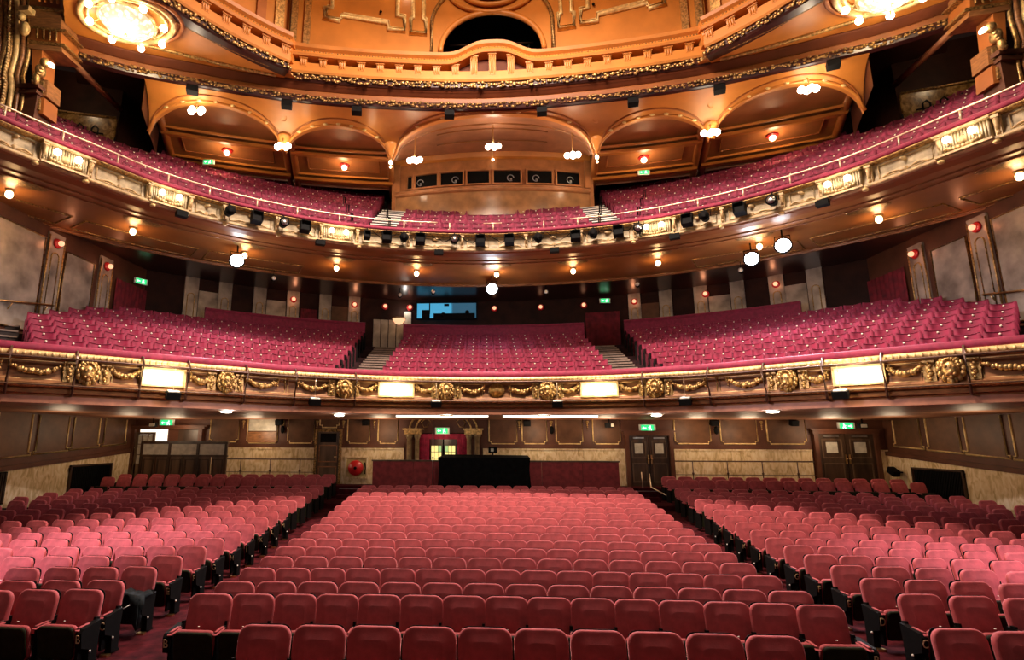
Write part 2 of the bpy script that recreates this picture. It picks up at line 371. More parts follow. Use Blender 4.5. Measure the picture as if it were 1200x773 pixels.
def dado_z(Y): return 1.66+0.071*(Y-15.46)
SIDE_PANELS = [(19.75, 20.95), (18.2, 19.45), (16.7, 17.95), (15.2, 16.42), (13.6, 14.9)]
for sx, nm in ((-1, 'wall_left'), (1, 'wall_right')):
    X = sx*14.2
    w = struct(MB().box((X+sx*.1, 11.3, 1.7), (.2, 20.8, 3.4)).obj(nm, 'wall_brown'))
    for a, b in ((21.6, 20.3), (18.2, 15.75), (15.4, 12.5), (12.5, 9.5)):       # marble dado between the vents
        m = MB(); prism(m, [(X, a, 0), (X, b, 0), (X, b, dado_z(b)), (X, a, dado_z(a))], (-sx*.04, 0, 0)); m.obj('marble_slab', 'marble_dado', w)
    for a, b, zb in ((20.3, 18.2, 1.72), (15.75, 15.4, 1.5)):
        m = MB(); prism(m, [(X, a, zb), (X, b, zb-.02), (X, b, dado_z(b)), (X, a, dado_z(a))], (-sx*.04, 0, 0)); m.obj('marble_slab', 'marble_dado', w)
    m = MB(); prism(m, [(X, 21.6, dado_z(21.6)), (X, 5, dado_z(5)), (X, 5, dado_z(5)+.14), (X, 21.6, dado_z(21.6)+.14)], (-sx*.09, 0, 0)); m.obj('dado_rail', 'wall_brown', w)
    for a, b in SIDE_PANELS:
        za, zb = dado_z(a)+.36, dado_z(b)+.36
        m = MB(); prism(m, [(X, b, zb), (X, a, za), (X, a, 3.32), (X, b, 3.32)], (-sx*.02, 0, 0)); pn = m.obj('wall_panel', 'wall_panel_dark', w)
        m = MB(); q = X-sx*.03
        m.tube([(q, b, 3.32), (q, b, zb+.10), (q, b+.09, zb+.10), (q, b+.09, zb+.01), (q, a-.09, za+.01), (q, a-.09, za+.10), (q, a, za+.10), (q, a, 3.32)], .028, 5)
        m.obj('panel_moulding', 'gold_pale', pn)
    v = thing('ventilation_grille', 'large black slatted ventilation grille low in the marble on the %s wall' % ('left' if sx < 0 else 'right'), 'grille', (X, 19.25, 0))
    m = MB(); m.box((-sx*.03, 0, 1.24), (.06, 2.04, .94)); m.obj('back_plate', 'black_paint', v)
    m = MB(); 
    for (c, d) in (((-sx*.08, 0, 1.70), (.06, 2.1, .06)), ((-sx*.08, 0, .78), (.06, 2.1, .06)), ((-sx*.08, 1.02, 1.24), (.06, .06, .98)), ((-sx*.08, -1.02, 1.24), (.06, .06, .98))): m.box(c, d)
    m.obj('grille_frame', 'door_wood', v)
    me = MB().box((-sx*.075, 0, 0), (.02, .05, .86), rx=.35).mesh('slat', 'black_paint')
    for k in range(20): link('slat', me, v, (0, -.93+k*.098, 1.24))
v = thing('ventilation_grille', 'narrow black grille at the far left edge of the marble wall', 'grille', (-14.2, 15.57, 0))
MB().box((.05, 0, 1.2), (.06, .36, .9)).obj('back_plate', 'black_paint', v)
me = MB().box((.09, 0, 0), (.02, .03, .84)).mesh('slat', 'door_wood')
for k in range(4): link('slat', me, v, (0, -.12+.08*k, 1.2))

# back wall of the stalls
YB = 21.5
w = struct(MB().box((0, YB+.1, 2.0), (28.6, .2, 4.0)).obj('wall_back', 'wall_brown'))
DAD = 2.24
for a, b in ((-14.2, -13.95), (-11.3, -9.0), (-9.0, -6.85), (-5.9, -3.45), (-.45, 1.6), (1.6, 3.3), (3.3, 4.9), (6.55, 9.0), (9.0, 11.55), (13.95, 14.2)):
    m = MB(); m.box(((a+b)/2, YB-.02, (DAD+.9)/2), (b-a-.01, .05, DAD-.9)); m.obj('marble_slab', 'marble_dado', w)
    m = MB(); m.box(((a+b)/2, YB-.04, DAD+.02), (b-a, .09, .05)); m.obj('marble_cap', 'marble_dado', w)
    m = MB(); m.box(((a+b)/2, YB-.02, DAD+.13), (b-a, .06, .14)); m.obj('dado_rail', 'wall_brown', w)
def wall_panel(x0, x1, z0, z1, y, mat='wall_panel_dark', parent=None):
    m = MB(); m.box(((x0+x1)/2, y-.01, (z0+z1)/2), (x1-x0, .03, z1-z0)); p = m.obj('wall_panel', mat, parent)
    m = MB(); q = y-.03; e = .09
    m.tube([(x0, q, z1), (x0, q, z0+e), (x0+e, q, z0+e), (x0+e, q, z0), (x1-e, q, z0), (x1-e, q, z0+e), (x1, q, z0+e), (x1, q, z1), (x0, q, z1)], .026, 5); m.obj('panel_moulding', 'gold_pale', p)
    return p
for x0, x1, zb in ((-11.1, -9.95, 2.5), (-9.61, -8.4, 2.45), (-8.0, -6.96, 2.45), (-6.75, -6.0, 3.05), (-5.66, -4.8, 2.45), (-4.47, -3.71, 2.45), (-.22, .84, 2.45), (1.03, 1.96, 2.46), (2.31, 3.3, 2.46), (3.68, 4.69, 2.46), (6.69, 7.99, 2.48), (8.36, 9.68, 2.48), (10.04, 11.42, 2.48)):
    wall_panel(x0, x1, zb, 3.5, YB, parent=w)
for x in (-9.78, -8.2, -6.86, -5.83, -4.63, .93, 2.13, 3.49, 8.17, 9.86):      # carved drops between the panels
    m = MB(); 
    for k in range(5): m.ball((x, YB-.04, 3.28-.07*k), .045-.006*k, 6, 4, (1.5 if k == 0 else 1, .6, 1))
    m.obj('carved_drop', 'gold', w)
# the raised picture panel left of the small door: its lower half is boarded
m = MB(); m.box((-9.0, YB-.05, 2.68), (1.15, .06, .40)); m.obj('wood_board', 'wood_bronze', w)
m = MB(); m.box((-9.0, YB-.045, 3.22), (1.1, .05, .6)); m.obj('bright_panel', 'frosted_pane', w)

# ceiling of the stalls = underside of the circle
mb = MB(); xs = [-14.2+28.4*i/48 for i in range(49)]
mb.grid([[(x, max(6.5, curve_y(CIRC, x)+.55) if abs(x) < 13 else 6.5, 3.36) for x in xs], [(x, 21.6, 3.36) for x in xs]])
mb.grid([[(x, max(6.5, curve_y(CIRC, x)+.55) if abs(x) < 13 else 6.5, 3.52) for x in xs], [(x, 21.6, 3.52) for x in xs]])
struct(mb.obj('ceiling', 'brown_cove'))
for i, (a, b) in enumerate(((-3.18, -.25), (.22, 3.17))):
    t = tag(MB().box(((a+b)/2, 17.75, 3.33), (b-a, .09, .05)).obj('strip_light', 'lamp_strip'), 'thin white strip light under the circle edge, %s of the pair' % ('left' if i == 0 else 'right'), 'light')
CEIL_L = [(-7.25, 14.6, 'first from the left wall'), (-4.72, 16.6, 'second from the left wall'), (-1.55, 17.5, 'over the curtained arch'), (1.47, 17.5, 'right of the curtained arch'), (4.63, 16.6, 'second from the right wall'), (6.92, 14.6, 'first from the right wall')]
for x, y, ds in CEIL_L:
    t = thing('ceiling_light', 'round white disc light under the circle overhang, %s' % ds, 'light', (x, y, 3.36), 0, 'disc lights under the circle')
    m = MB(); m.lathe([(.20, 0), (.20, -.03), (.17, -.05)], 16); m.obj('rim', 'brass', t)
    m = MB(); m.lathe([(.165, -.045), (.12, -.075), (.02, -.085)], 16); m.obj('diffuser', 'lamp_white', t)
    point('ceiling_light_and_fill', (x, y+.1, 3.12), 22, WHITE, .15)
for x in (-12.0, -9.0, -4.2, 1.6, 4.0, 7.2, 9.0, 11.8): point('ceiling_light_and_fill', (x, 20.5, 2.9), 38, (1.0, .74, .48), .3)  # added fill washing the back wall, no lamps hang here
for x in (-12.5, 12.5):
    for y in (15.5, 18.5): point('ceiling_light_and_fill', (x, y, 2.8), 24, (1.0, .74, .48), .3)  # added fill under the sides of the circle

# low wall behind the centre block
lw = thing('low_wall', 'low red partition across the back of the centre stalls', 'partition', (0, 20.05, 0))
for x0, x1 in ((-4.35, -2.9), (-2.9, -1.4), (-1.4, .1), (.1, 1.6), (1.6, 3.0), (3.0, 4.25)):
    m = MB(); m.box(((x0+x1)/2, 0, 1.13), (x1-x0-.012, .10, 1.46)); m.obj('panel', 'low_wall_red', lw)
m = MB(); m.box((-.05, 0, 1.87), (8.66, .16, .05)); m.obj('cap', 'door_wood_light', lw)

# ------------------------------------------------------------------ doors of the back wall
def exit_sign(x, y, z, label, flip=1, s=1.0):
    t = thing('exit_sign', label, 'sign', (x, y, z))
    m = MB(); m.box((0, .03, 0), (.60*s, .06, .27*s)); m.obj('case', 'white_paint', t)
    m = MB(); m.box((0, -.005, 0), (.46*s, .02, .22*s)); m.obj('green_face', 'exit_green', t)
    m = MB(); k = s*flip
    prism(m, [(-.19*k, -.022, .02*s), (-.05*k, -.022, .02*s), (-.05*k, -.022, -.02*s), (-.19*k, -.022, -.02*s)], (0, .006, 0))
    prism(m, [(-.20*k, -.022, 0), (-.14*k, -.022, .06*s), (-.14*k, -.022, -.06*s)], (0, .006, 0)); m.obj('arrow', 'exit_white', t)
    m = MB(); m.box((.10*k, -.02, .07*s), (.04*s, .008, .04*s)); m.box((.09*k, -.02, 0), (.05*s, .008, .09*s)); m.box((.05*k, -.02, -.06*s), (.03*s, .008, .08*s)); m.box((.13*k, -.02, -.055*s), (.03*s, .008, .07*s)); m.box((.05*k, -.02, .02*s), (.06*s, .008, .025*s)); m.obj('running_figure', 'exit_white', t)
    return t
exit_sign(-12.86, 21.4, 3.22, 'green exit sign with arrow above the far left doorway')
exit_sign(-1.98, 21.2, 2.93, 'green exit sign hanging in the curtained arch', 1, .9)
exit_sign(5.69, 21.4, 3.05, 'green exit sign above the dark double door right of centre')
exit_sign(12.85, 21.4, 3.13, 'green exit sign above the far right double door', -1)
def double_door(n, x0, x1, zt, z0=.95, mat='door_wood', lite=True):
    d = struct(thing(n, None, None, ((x0+x1)/2, YB, 0))); W_ = x1-x0
    m = MB(); m.box((-W_/2-.06, -.08, (zt+z0)/2), (.14, .2, zt-z0)); m.box((W_/2+.06, -.08, (zt+z0)/2), (.14, .2, zt-z0)); m.box((0, -.08, zt+.06), (W_+.34, .24, .14)); m.box((0, -.10, zt+.15), (W_+.5, .30, .05)); m.obj('door_frame', 'wall_brown', d)
    for s in (-1, 1):
        lx = s*W_/4
        m = MB(); m.box((lx, -.05, (zt+z0)/2), (W_/2-.02, .06, zt-z0)); leaf = m.obj('door_leaf', mat, d)
        h = zt-z0
        for zc, hh in ((z0+h*.72, h*.36), (z0+h*.26, h*.38)):
            m = MB(); frame(m, lx-W_*.18, lx+W_*.18, zc-hh/2, zc+hh/2, -.09, .045, .03); m.obj('panel_moulding', 'door_wood_light', leaf)
        if lite:
            m = MB(); m.box((lx, -.085, z0+h*.74), (W_*.2, .02, h*.2)); m.obj('window_pane', 'frosted_pane', leaf)
        m = MB(); m.box((s*.06, -.11, z0+h*.52), (.05, .04, .34)); m.ball((s*.06, -.15, z0+h*.53), .035, 8, 5); m.obj('door_handle', 'brass', leaf)
        m = MB(); m.box((lx, -.11, z0+h*.95), (W_*.26, .05, .05)); m.obj('door_closer', 'steel', leaf)
    return d
double_door('door_3', 4.96, 6.45, 2.78)
double_door('door_4', 11.75, 13.75, 2.86)
# small door left
d = struct(thing('door_2', None, None, (-6.38, YB, 0)))
m = MB(); m.box((-.48, -.06, 1.9), (.09, .14, 2.0)); m.box((.48, -.06, 1.9), (.09, .14, 2.0)); m.box((0, -.06, 2.93), (1.05, .16, .09)); m.obj('door_frame', 'gold_dark', d)
lf = MB().box((0, -.03, 1.9), (.86, .06, 1.95)).obj('door_leaf', 'door_wood_light', d)
MB().box((0, -.075, 2.66), (.62, .03, .34)).obj('dark_window', 'black_paint', lf)
m = MB(); frame(m, -.36, .36, 1.75, 2.4, -.075, .04, .02); frame(m, -.36, .36, 1.05, 1.6, -.075, .04, .02); m.obj('panel_moulding', 'wood_bronze', lf)
MB().box((.3, -.1, 1.95), (.1, .04, .04)).obj('door_handle', 'brass', lf)
# left doorway with one glazed leaf standing open onto a bright lobby
d = struct(thing('door_1', None, None, (-12.75, YB, 0)))
m = MB(); m.box((-1.4, -.08, 1.95), (.16, .2, 2.1)); m.box((1.32, -.08, 1.95), (.16, .2, 2.1)); m.box((0, -.1, 3.03), (3.0, .26, .10)); m.box((0, -.12, 3.10), (3.2, .32, .05)); m.obj('door_frame', 'wall_brown', d)
MB().box((-.62, -.02, 2.72), (1.1, .05, .5)).obj('lobby_light_wall', 'bright_lobby', d); MB().box((-.62, -.02, 1.7), (1.1, .05, 1.5)).obj('lobby_dark_wall', 'wall_brown', d)  # glowing wall stands in for the lit lobby
MB().box((.85, -.03, 1.95), (.9, .06, 2.0)).obj('door_leaf', 'door_wood', d)
lf = thing('x', None, None); lf.name = 'glazed_leaf'; lf.parent = d; lf.location = (-.85, -.12, 0)
m = MB(); frame(m, -.42, .36, 1.0, 2.86, 0, .10, .05)
for q in (-.16, .08): m.box((q, 0, 2.2), (.03, .03, 1.2))
for q in (1.65, 2.0, 2.4): m.box((-.03, 0, q), (.7, .03, .03))
m.box((-.03, 0, 1.35), (.7, .05, .6)); m.obj('leaf_frame', 'door_wood_light', lf)
MB().box((-.03, .015, 2.2), (.66, .008, 1.1)).obj('leaf_glass', 'frosted_pane', lf)
# glazed screen standing before that doorway
s_ = thing('glazed_screen', 'dark panelled wooden screen with three frosted panes before the left doorway', 'screen', (-11.45, 20.35, 0))
m = MB()
for x in (-1.62, -.56, .52, 1.58): m.box((x, 0, 1.53), (.09, .09, 1.92))
m.box((0, 0, 2.47), (3.3, .12, .10)); m.box((0, 0, 1.99), (3.3, .10, .08)); m.box((0, 0, .66), (3.3, .10, .16)); m.obj('screen_frame', 'door_wood', s_)
for a, b in ((-1.58, -.6), (-.51, .47), (.57, 1.53)):
    MB().box(((a+b)/2, 0, 2.22), (b-a, .03, .40)).obj('frosted_pane', 'frosted_pane', s_)
for k in range(6):
    a = -1.56+k*.525
    p = MB().box((a+.24, 0, 1.34), (.47, .05, 1.24)).obj('wood_panel', 'door_wood_light', s_)
    m = MB(); frame(m, a+.05, a+.43, .80, 1.88, -.035, .04, .03); m.obj('panel_moulding', 'door_wood', p)
# the central arch with curtains, columns and the stained glass door
ar = struct(thing('door_5', None, None, (-1.95, YB, 0)))
m = MB(); m.box((0, -.02, 1.9), (2.0, .06, 1.9)); m.obj('dark_opening', 'black_paint', ar)
for s in (-1, 1):
    for q, rr in ((.98, .09), (1.28, .10)):
        m = MB(); m.lathe([(rr*1.3, .95), (rr*1.3, 1.12), (rr, 1.16), (rr*.9, 2.62), (rr*1.4, 2.72), (rr*1.4, 2.80)], 10, Matrix.Translation((s*q, -.22, 0))); m.obj('column', 'bronze_column', ar)
    m = MB(); m.box((s*1.14, -.16, 2.88), (.66, .4, .16)); m.box((s*1.14, -.18, 2.99), (.76, .48, .06)); m.obj('capital_block', 'gold', ar)
    rows = []
    for k in range(15):
        x = s*(.52+.40*k/14); y = -.14+.035*math.sin(k*2.3); rows.append([(x, y, .95), (x, y, 2.72)])
    m = MB(); m.grid(rows, smooth=True); m.obj('curtain', 'pink_curtain', ar)
    lf = MB().box((s*.26, -.08, 1.85), (.46, .05, 1.7)).obj('door_leaf', 'door_wood', ar)
    for r_ in range(4):
        for c_ in range(3):
            mt = 'stain_green' if c_ == (2 if s < 0 else 0) and r_ % 2 else 'stain_yellow'
            MB().box((s*.26-.13+.13*c_, -.112, 1.55+.24*r_), (.115, .015, .22)).obj('stained_pane', mt, lf)  # panes glow in place of light behind the glass
rows = []
for k in range(25):
    x = -.95+1.9*k/24; y = -.16+.03*math.sin(k*1.9); rows.append([(x, y, 2.62), (x, y, 2.82)])
m = MB(); m.grid(rows, smooth=True); m.obj('pelmet', 'pink_curtain', ar)
m = MB()
for rad in (1.05, 1.28): m.tube([(rad*math.cos(a), -.16, 3.0+rad*.62*math.sin(a)) for a in [PI*k/20 for k in range(21)]], .035, 6)
m.obj('arch_moulding', 'gold', ar)
m = MB()
for s in (-1, 1):
    m.tube([(s*.62, -.13, 3.08), (s*.50, -.13, 3.28), (s*.66, -.13, 3.42), (s*.84, -.13, 3.25), (s*.74, -.13, 3.06), (s*.62, -.13, 3.08)], .022, 5)
m.obj('tympanum_scroll', 'gold', ar)
point('arch_glow', (-1.95, 20.6, 2.6), 10, WARM, .1)

# ------------------------------------------------------------------ things along the back of the stalls
for s, x0, x1 in ((-1, -10.1, -6.7), (1, 6.45, 11.3)):
    f = thing('standing_rail', 'thin dark rail with brass-tipped posts before the marble dado on the %s' % ('left' if s < 0 else 'right'), 'railing', ((x0+x1)/2, 20.9, .95)); L_ = x1-x0
    m = MB(); m.tube([(-L_/2, 0, .92), (L_/2, 0, .92)], .025, 6); m.obj('top_rail', 'pipe_brown', f)
    m = MB(); m.tube([(-L_/2, 0, .45), (L_/2, 0, .45)], .012, 5); m.obj('lower_rail', 'pipe_brown', f)
    n = 3 if s < 0 else 4
    for k in range(n):
        x = -L_/2+L_*(k+.5)/n
        m = MB(); m.tube([(x, 0, 0), (x, 0, .92)], .02, 6); m.ball((x, 0, .5), .045, 6, 4); m.obj('post', 'pipe_brown', f)
h = thing('fire_hose_reel', 'red fire hose reel in a cream niche of the marble wall', 'hose reel', (-5.25, YB-.05, 1.55))
m = MB(); frame(m, -.44, .44, -.4, .42, -.03, .06, .08); m.obj('niche_frame', 'marble_dado', h)
MB().box((0, 0, 0), (.82, .02, .78)).obj('niche_back', 'niche_cream', h)
Mx = Matrix.Rotation(PI/2, 4, 'X')
m = MB(); m.lathe([(.27, .04), (.28, .10), (.24, .12), (.24, .18), (.28, .20), (.27, .25)], 20, Mx); m.obj('drum', 'hose_red', h)
m = MB(); m.lathe([(.06, .24), (.05, .30), (.01, .31)], 10, Mx); m.obj('hub', 'black_paint', h)
m = MB(); m.tube([(.32, -.1, .2), (.36, -.12, .0), (.33, -.1, -.22)], .025, 6); m.obj('nozzle', 'black_paint', h)
def small_speaker(x, y, z, label, tilt=.25):
    t = thing('wall_speaker', label, 'speaker', (x, y, z))
    MB().box((0, 0, 0), (.26, .2, .20), rx=tilt).obj('cabinet', 'black_paint', t)
    MB().box((0, -.105, -.01), (.22, .012, .16), rx=tilt).obj('mesh_front', 'seat_black', t)
    MB().tube([(0, .05, .05), (0, .25, .09)], .02, 5).obj('bracket', 'black_paint', t)
small_speaker(-8.27, 21.2, 3.24, 'small black speaker on the wall beside the bright picture panel')
small_speaker(1.21, 21.2, 3.22, 'small black speaker on the wall right of the curtained arch')
small_speaker(8.05, 21.2, 3.24, 'small black speaker between the panels right of the double door')
small_speaker(-4.9, 21.2, 3.24, 'small black speaker over the panel left of the curtained arch')
small_speaker(10.9, 21.2, 3.24, 'small black speaker over the panel next to the far right door')
for x, ds in ((-8.2, 'left of the small door'), (2.14, 'right of the curtained arch'), (8.19, 'right of the double door')):
    t = thing('wall_sconce', 'dark oval wall fitting between two panels %s' % ds, 'sconce', (x, YB-.03, 2.97))
    m = MB(); m.ball((0, -.05, 0), .11, 10, 6, (.8, .5, 1.4)); m.obj('body', 'black_paint', t)
    MB().box((0, 0, 0), (.12, .05, .2)).obj('wall_plate', 'gold_dark', t)
dk = thing('covered_desk', 'sound desk under a black cloth at the back of the centre stalls', 'desk', (-.40, 19.4, 0))
m = MB(); rows = []
for k in range(5):
    z = .42+(2.02-.42)*k/4; e = .06*math.sin(k*1.7)+.02*(4-k)
    rows.append([(-1.52-e*.5, -.36-e*.3, z), (1.52+e*.5, -.36-e*.3, z), (1.52+e*.5, .34, z), (-1.52-e*.5, .34, z)])
m.grid(rows, closed=True); m.add([(-1.52, -.36, 2.02), (1.52, -.36, 2.02), (1.50, .34, 2.08), (-1.4, .34, 2.10)], [(0, 1, 2, 3)]); m.obj('black_cover', 'black_cloth', dk)
m = MB()
for x in (-1.3, 1.3):
    for y in (-.25, .25): m.box((x, y, .9), (.06, .06, 1.0))
m.obj('desk_legs', 'black_paint', dk)
mo = thing('monitor_screen', 'small black monitor standing on the covered desk', 'monitor', (-.1, 19.5, 2.08))
MB().box((0, 0, .18), (.30, .05, .22)).obj('case', 'black_paint', mo); MB().box((0, 0, .04), (.05, .05, .08)).obj('stand', 'black_paint', mo)
MB().box((-.02, -.03, .18), (.10, .01, .10)).obj('lit_dial', 'frosted_pane', mo)
ps = thing('microphone_stand', 'thin tall pole stand left of the black desk', 'stand', (-2.12, 19.1, .38))
MB().tube([(0, 0, 0), (0, 0, 2.85)], .014, 6).obj('pole', 'steel', ps); m = MB(); m.lathe([(.16, 0), (.15, .03), (.02, .05)], 12); m.obj('base', 'black_paint', ps); m = MB(); m.ball((0, -.02, 1.62), .04, 8, 5); m.obj('clamp', 'steel', ps)
hr = thing('aisle_handrail', 'pale leaning handrail at the double door end of the right aisle', 'handrail', (5.55, 20.0, .5))
MB().tube([(-.15, .5, .95), (-.15, .4, .5), (0.1, -.55, .30)], .02, 6).obj('rail', 'rail_pale', hr); MB().tube([(-.42, .5, 1.0), (-.40, .5, .45)], .018, 6).obj('post', 'rail_pale', hr)
for sx, nm in ((-1, 'left'), (1, 'right')):
    t = thing('floodlight', 'small floodlight under the ceiling near the %s rear corner of the stalls' % nm, 'floodlight', (sx*12.9, 20.6, 3.2))
    m = MB(); m.box((0, 0, -.08), (.26, .16, .16)); m.obj('housing', 'black_paint', t); MB().box((0, -.09, -.08), (.2, .02, .11)).obj('lens', 'frosted_pane', t); MB().box((0, 0, .06), (.04, .04, .2)).obj('bracket', 'black_paint', t)
t = thing('floodlight', 'small tilted black floodlight low on the right wall beside the black grille', 'floodlight', (13.95, 20.75, 1.55))
m = MB(); m.box((-.12, 0, .0), (.22, .34, .2), rx=.5); m.obj('housing', 'black_paint', t); MB().box((.08, 0, -.02), (.2, .05, .05)).obj('bracket', 'black_paint', t)
t = thing('floodlight', 'small floodlight over the panel left of the dark double door', 'floodlight', (4.2, 21.0, 3.22))
m = MB(); m.box((0, 0, -.08), (.3, .16, .18)); m.obj('housing', 'black_paint', t); MB().box((.1, -.09, -.08), (.1, .02, .11)).obj('lens', 'frosted_pane', t); MB().box((0, 0, .06), (.04, .04, .2)).obj('bracket', 'black_paint', t)

# ================================================================== STALLS SEATS
def make_stalls_parts():
    P = {}
    mb = MB(); cushion(mb, .520, .47, .105, .055, .022, rx=-.19, org=(0, .12, .335), rb=.03, n=4, edge=.012); P['backrest'] = mb.mesh('backrest', 'stalls_velvet')
    mb = MB(); cushion(mb, .49, .50, .08, .02, -.004, rx=-.19, org=(0, .175, .30), rb=.03, n=3); P['back_panel'] = mb.mesh('back_panel', 'seat_black')
    mb = MB(); cushion(mb, .44, .36, .05, .035, .012, rx=.16, org=(0, -.115, .13), n=3); P['seat_pan'] = mb.mesh('seat_pan', 'seat_under')
    mb = MB(); cushion(mb, .45, .375, .06, .045, .01, rx=.14, org=(0, -.070, .12), n=3); P['seat_cushion'] = mb.mesh('seat_cushion', 'stalls_velvet')
    mb = MB(); mb.lathe([(.012, 0), (.010, .004), (.002, .005)], 8, Matrix.Translation((0, -.03, .512))); P['number_plate'] = mb.mesh('number_plate', 'white_paint')
    mb = MB(); mb.box((0, .03, .28), (.035, .30, .40)); mb.box((0, .08, .06), (.035, .16, .12)); mb.box((0, .13, .45), (.03, .06, .14), rx=-.19); mb.box((0, .06, .012), (.07, .26, .024)); P['standard'] = mb.mesh('standard', 'seat_black')
    mb = MB(); cushion(mb, .05, .24, .02, .03, .008, rx=-PI/2+.05, org=(0, -.165, .475), n=2); P['arm_pad'] = mb.mesh('arm_pad', 'stalls_velvet')
    mb = MB(); prism(mb, [(-.038, .0, .03), (-.038, .12, .03), (-.038, .12, .30), (-.038, .14, .50), (-.038, -.13, .468), (-.038, -.16, .43), (-.038, -.14, .27), (-.038, -.02, .22)], (.076, 0, 0)); P['end_panel'] = mb.mesh('end_panel', 'seat_black')
    mb = MB(); mb.ball((0, 0, 0), .014, 8, 5); P['aisle_light'] = mb.mesh('aisle_light', 'white_paint')
    mb = MB(); mb.box((0, -.02, .014), (.10, .07, .028)); P['foot'] = mb.mesh('foot', 'brass')
    return P
SP = make_stalls_parts()
LET = {}
def letter_mesh(ch):
    if ch in LET: return LET[ch]
    cu = bpy.data.curves.new('row_letter', 'FONT'); cu.body = ch; cu.size = .13; cu.extrude = .003; cu.align_x = 'CENTER'; cu.align_y = 'CENTER'
    o = bpy.data.objects.new('tmp_letter', cu); COL.objects.link(o)
    dg = bpy.context.evaluated_depsgraph_get(); me = bpy.data.meshes.new_from_object(o.evaluated_get(dg)); me.materials.clear(); me.materials.append(MATS['letter_paint'])
    bpy.data.objects.remove(o); bpy.data.curves.remove(cu); LET[ch] = me; return me
ROWS_Y = [5.62, 6.74, 7.32, 8.1, 8.9, 9.7, 10.5, 11.3, 12.1, 12.9, 13.7, 14.5, 15.3, 16.1, 16.9, 17.7, 18.45]
ROWL = 'ABCDEFGHJKLMNOPQRSTU'
PIT = .533
stall = []      # (x, y, z, rz, block, row index, seat number from reference end, flags)
def row_xy(X, Y0): return Y0-X*X/110.0
for ri, Y0 in enumerate(ROWS_Y):
    hl, hr = (3.80+.06*max(0, Y0-8), 3.62+.07*max(0, Y0-8))
    if ri == 0: hl, hr = 2.75, 2.62
    n = int(round((hl+hr)/PIT)); n += (1 if (n+ri) % 2 else 0); pit = (hl+hr)/n
    for k in range(n):
        X = -hl+pit*(k+.5); Y = row_xy(X, Y0)
        stall.append((X, Y, floor_z(X, Y), 0.02*X/4, 'centre', ri, k+1, (k == 0, k == n-1), n))
SIDE_Y = ROWS_Y[1:]+[19.35, 20.12]
for sx, blk in ((-1, 'left'), (1, 'right')):
    for j, Y0 in enumerate(SIDE_Y):
        ri = j+1; x0 = 4.93+.058*max(0, Y0-7)
        if sx > 0:
            x0 = 4.53+.09*max(0, Y0-7); x0 = min(x0, 5.7)
            if ri == 1: x0 = 3.99
        yy = Y0-.12
        if ri == 1: yy = 6.75 if sx < 0 else 5.86
        pj = PIT*(.975, 1.03, 1.0, 1.045)[j % 4]; n = int((13.75-x0)/pj)
        for k in range(n):
            X = sx*(x0+pj*(k+.5)); Y = row_xy(X, yy)+.2 if Y0 < 19 else Y0-(X*X/220.0)
            if Y0 > 19: z = .53 + (.05 if Y0 > 20 else 0)
            else: z = floor_z(0, Y)
            stall.append((X, Y, z, X/90.0, blk, ri, k+1, (k == 0, k == n-1), n))
def dist(p): return math.sqrt((p[0]-CAM[0])**2+p[1]**2+(p[2]-CAM[2])**2)
vis = [q for q in stall if in_frame((q[0], q[1], q[2]+.7), 8)]
vis.sort(key=lambda q: dist(q))
SOLO = vis[:300]; solo = set(id(q) for q in SOLO)
def add_part(key, root, loc=None, rz=0):
    return link(key, SP[key], root, loc, rz)
JACKET_AT = None
for q in SOLO:
    X, Y, z, rz, blk, ri, k, ends, n = q
    row = ROWL[ri]
    if blk == 'centre': lab = 'red velvet stalls seat, centre block, row %s, %s from the left' % (row, ordn(k))
    else: lab = 'red velvet stalls seat, %s block, row %s, %s from the aisle' % (blk, row, ordn(k))
    r = thing('stalls_chair', lab, 'chair', (X, Y, z), rz, 'red velvet seats of the stalls')
    for key in ('backrest', 'back_panel', 'seat_pan', 'seat_cushion', 'number_plate'): add_part(key, r)
    h = PIT/2
    aisle_right = (blk == 'left' and k == 1) or (blk == 'centre' and ends[1])
    aisle_left = (blk == 'right' and k == 1) or (blk == 'centre' and ends[0])
    add_part('standard', r, (-h, 0, 0)); add_part('arm_pad', r, (-h, 0, 0))
    if aisle_right or (blk != 'centre' and ends[1] and X > 0):
        add_part('standard', r, (h, 0, 0)); add_part('arm_pad', r, (h, 0, 0))
    if aisle_right or aisle_left:
        sd = h+.03 if aisle_right else -h-.03
        e = add_part('end_panel', r, (sd, 0, 0)); e['label'] = 'black end panel with the row letter'
        sgn = 1 if aisle_right else -1
        lt = link('row_letter', letter_mesh(row), e, (sgn*.0, -.160, .365)); lt.rotation_euler = (PI/2+.12, 0, 0); lt['label'] = 'gold row letter %s' % row
        lt.scale = (.8, 1, 1)
        link('aisle_light', SP['aisle_light'], e, (sgn*.04, .0, .20)); link('foot', SP['foot'], e, (0, -.03, 0))
    if blk == 'left' and row == 'D' and k == 1: JACKET_AT = (X, Y, z, rz)
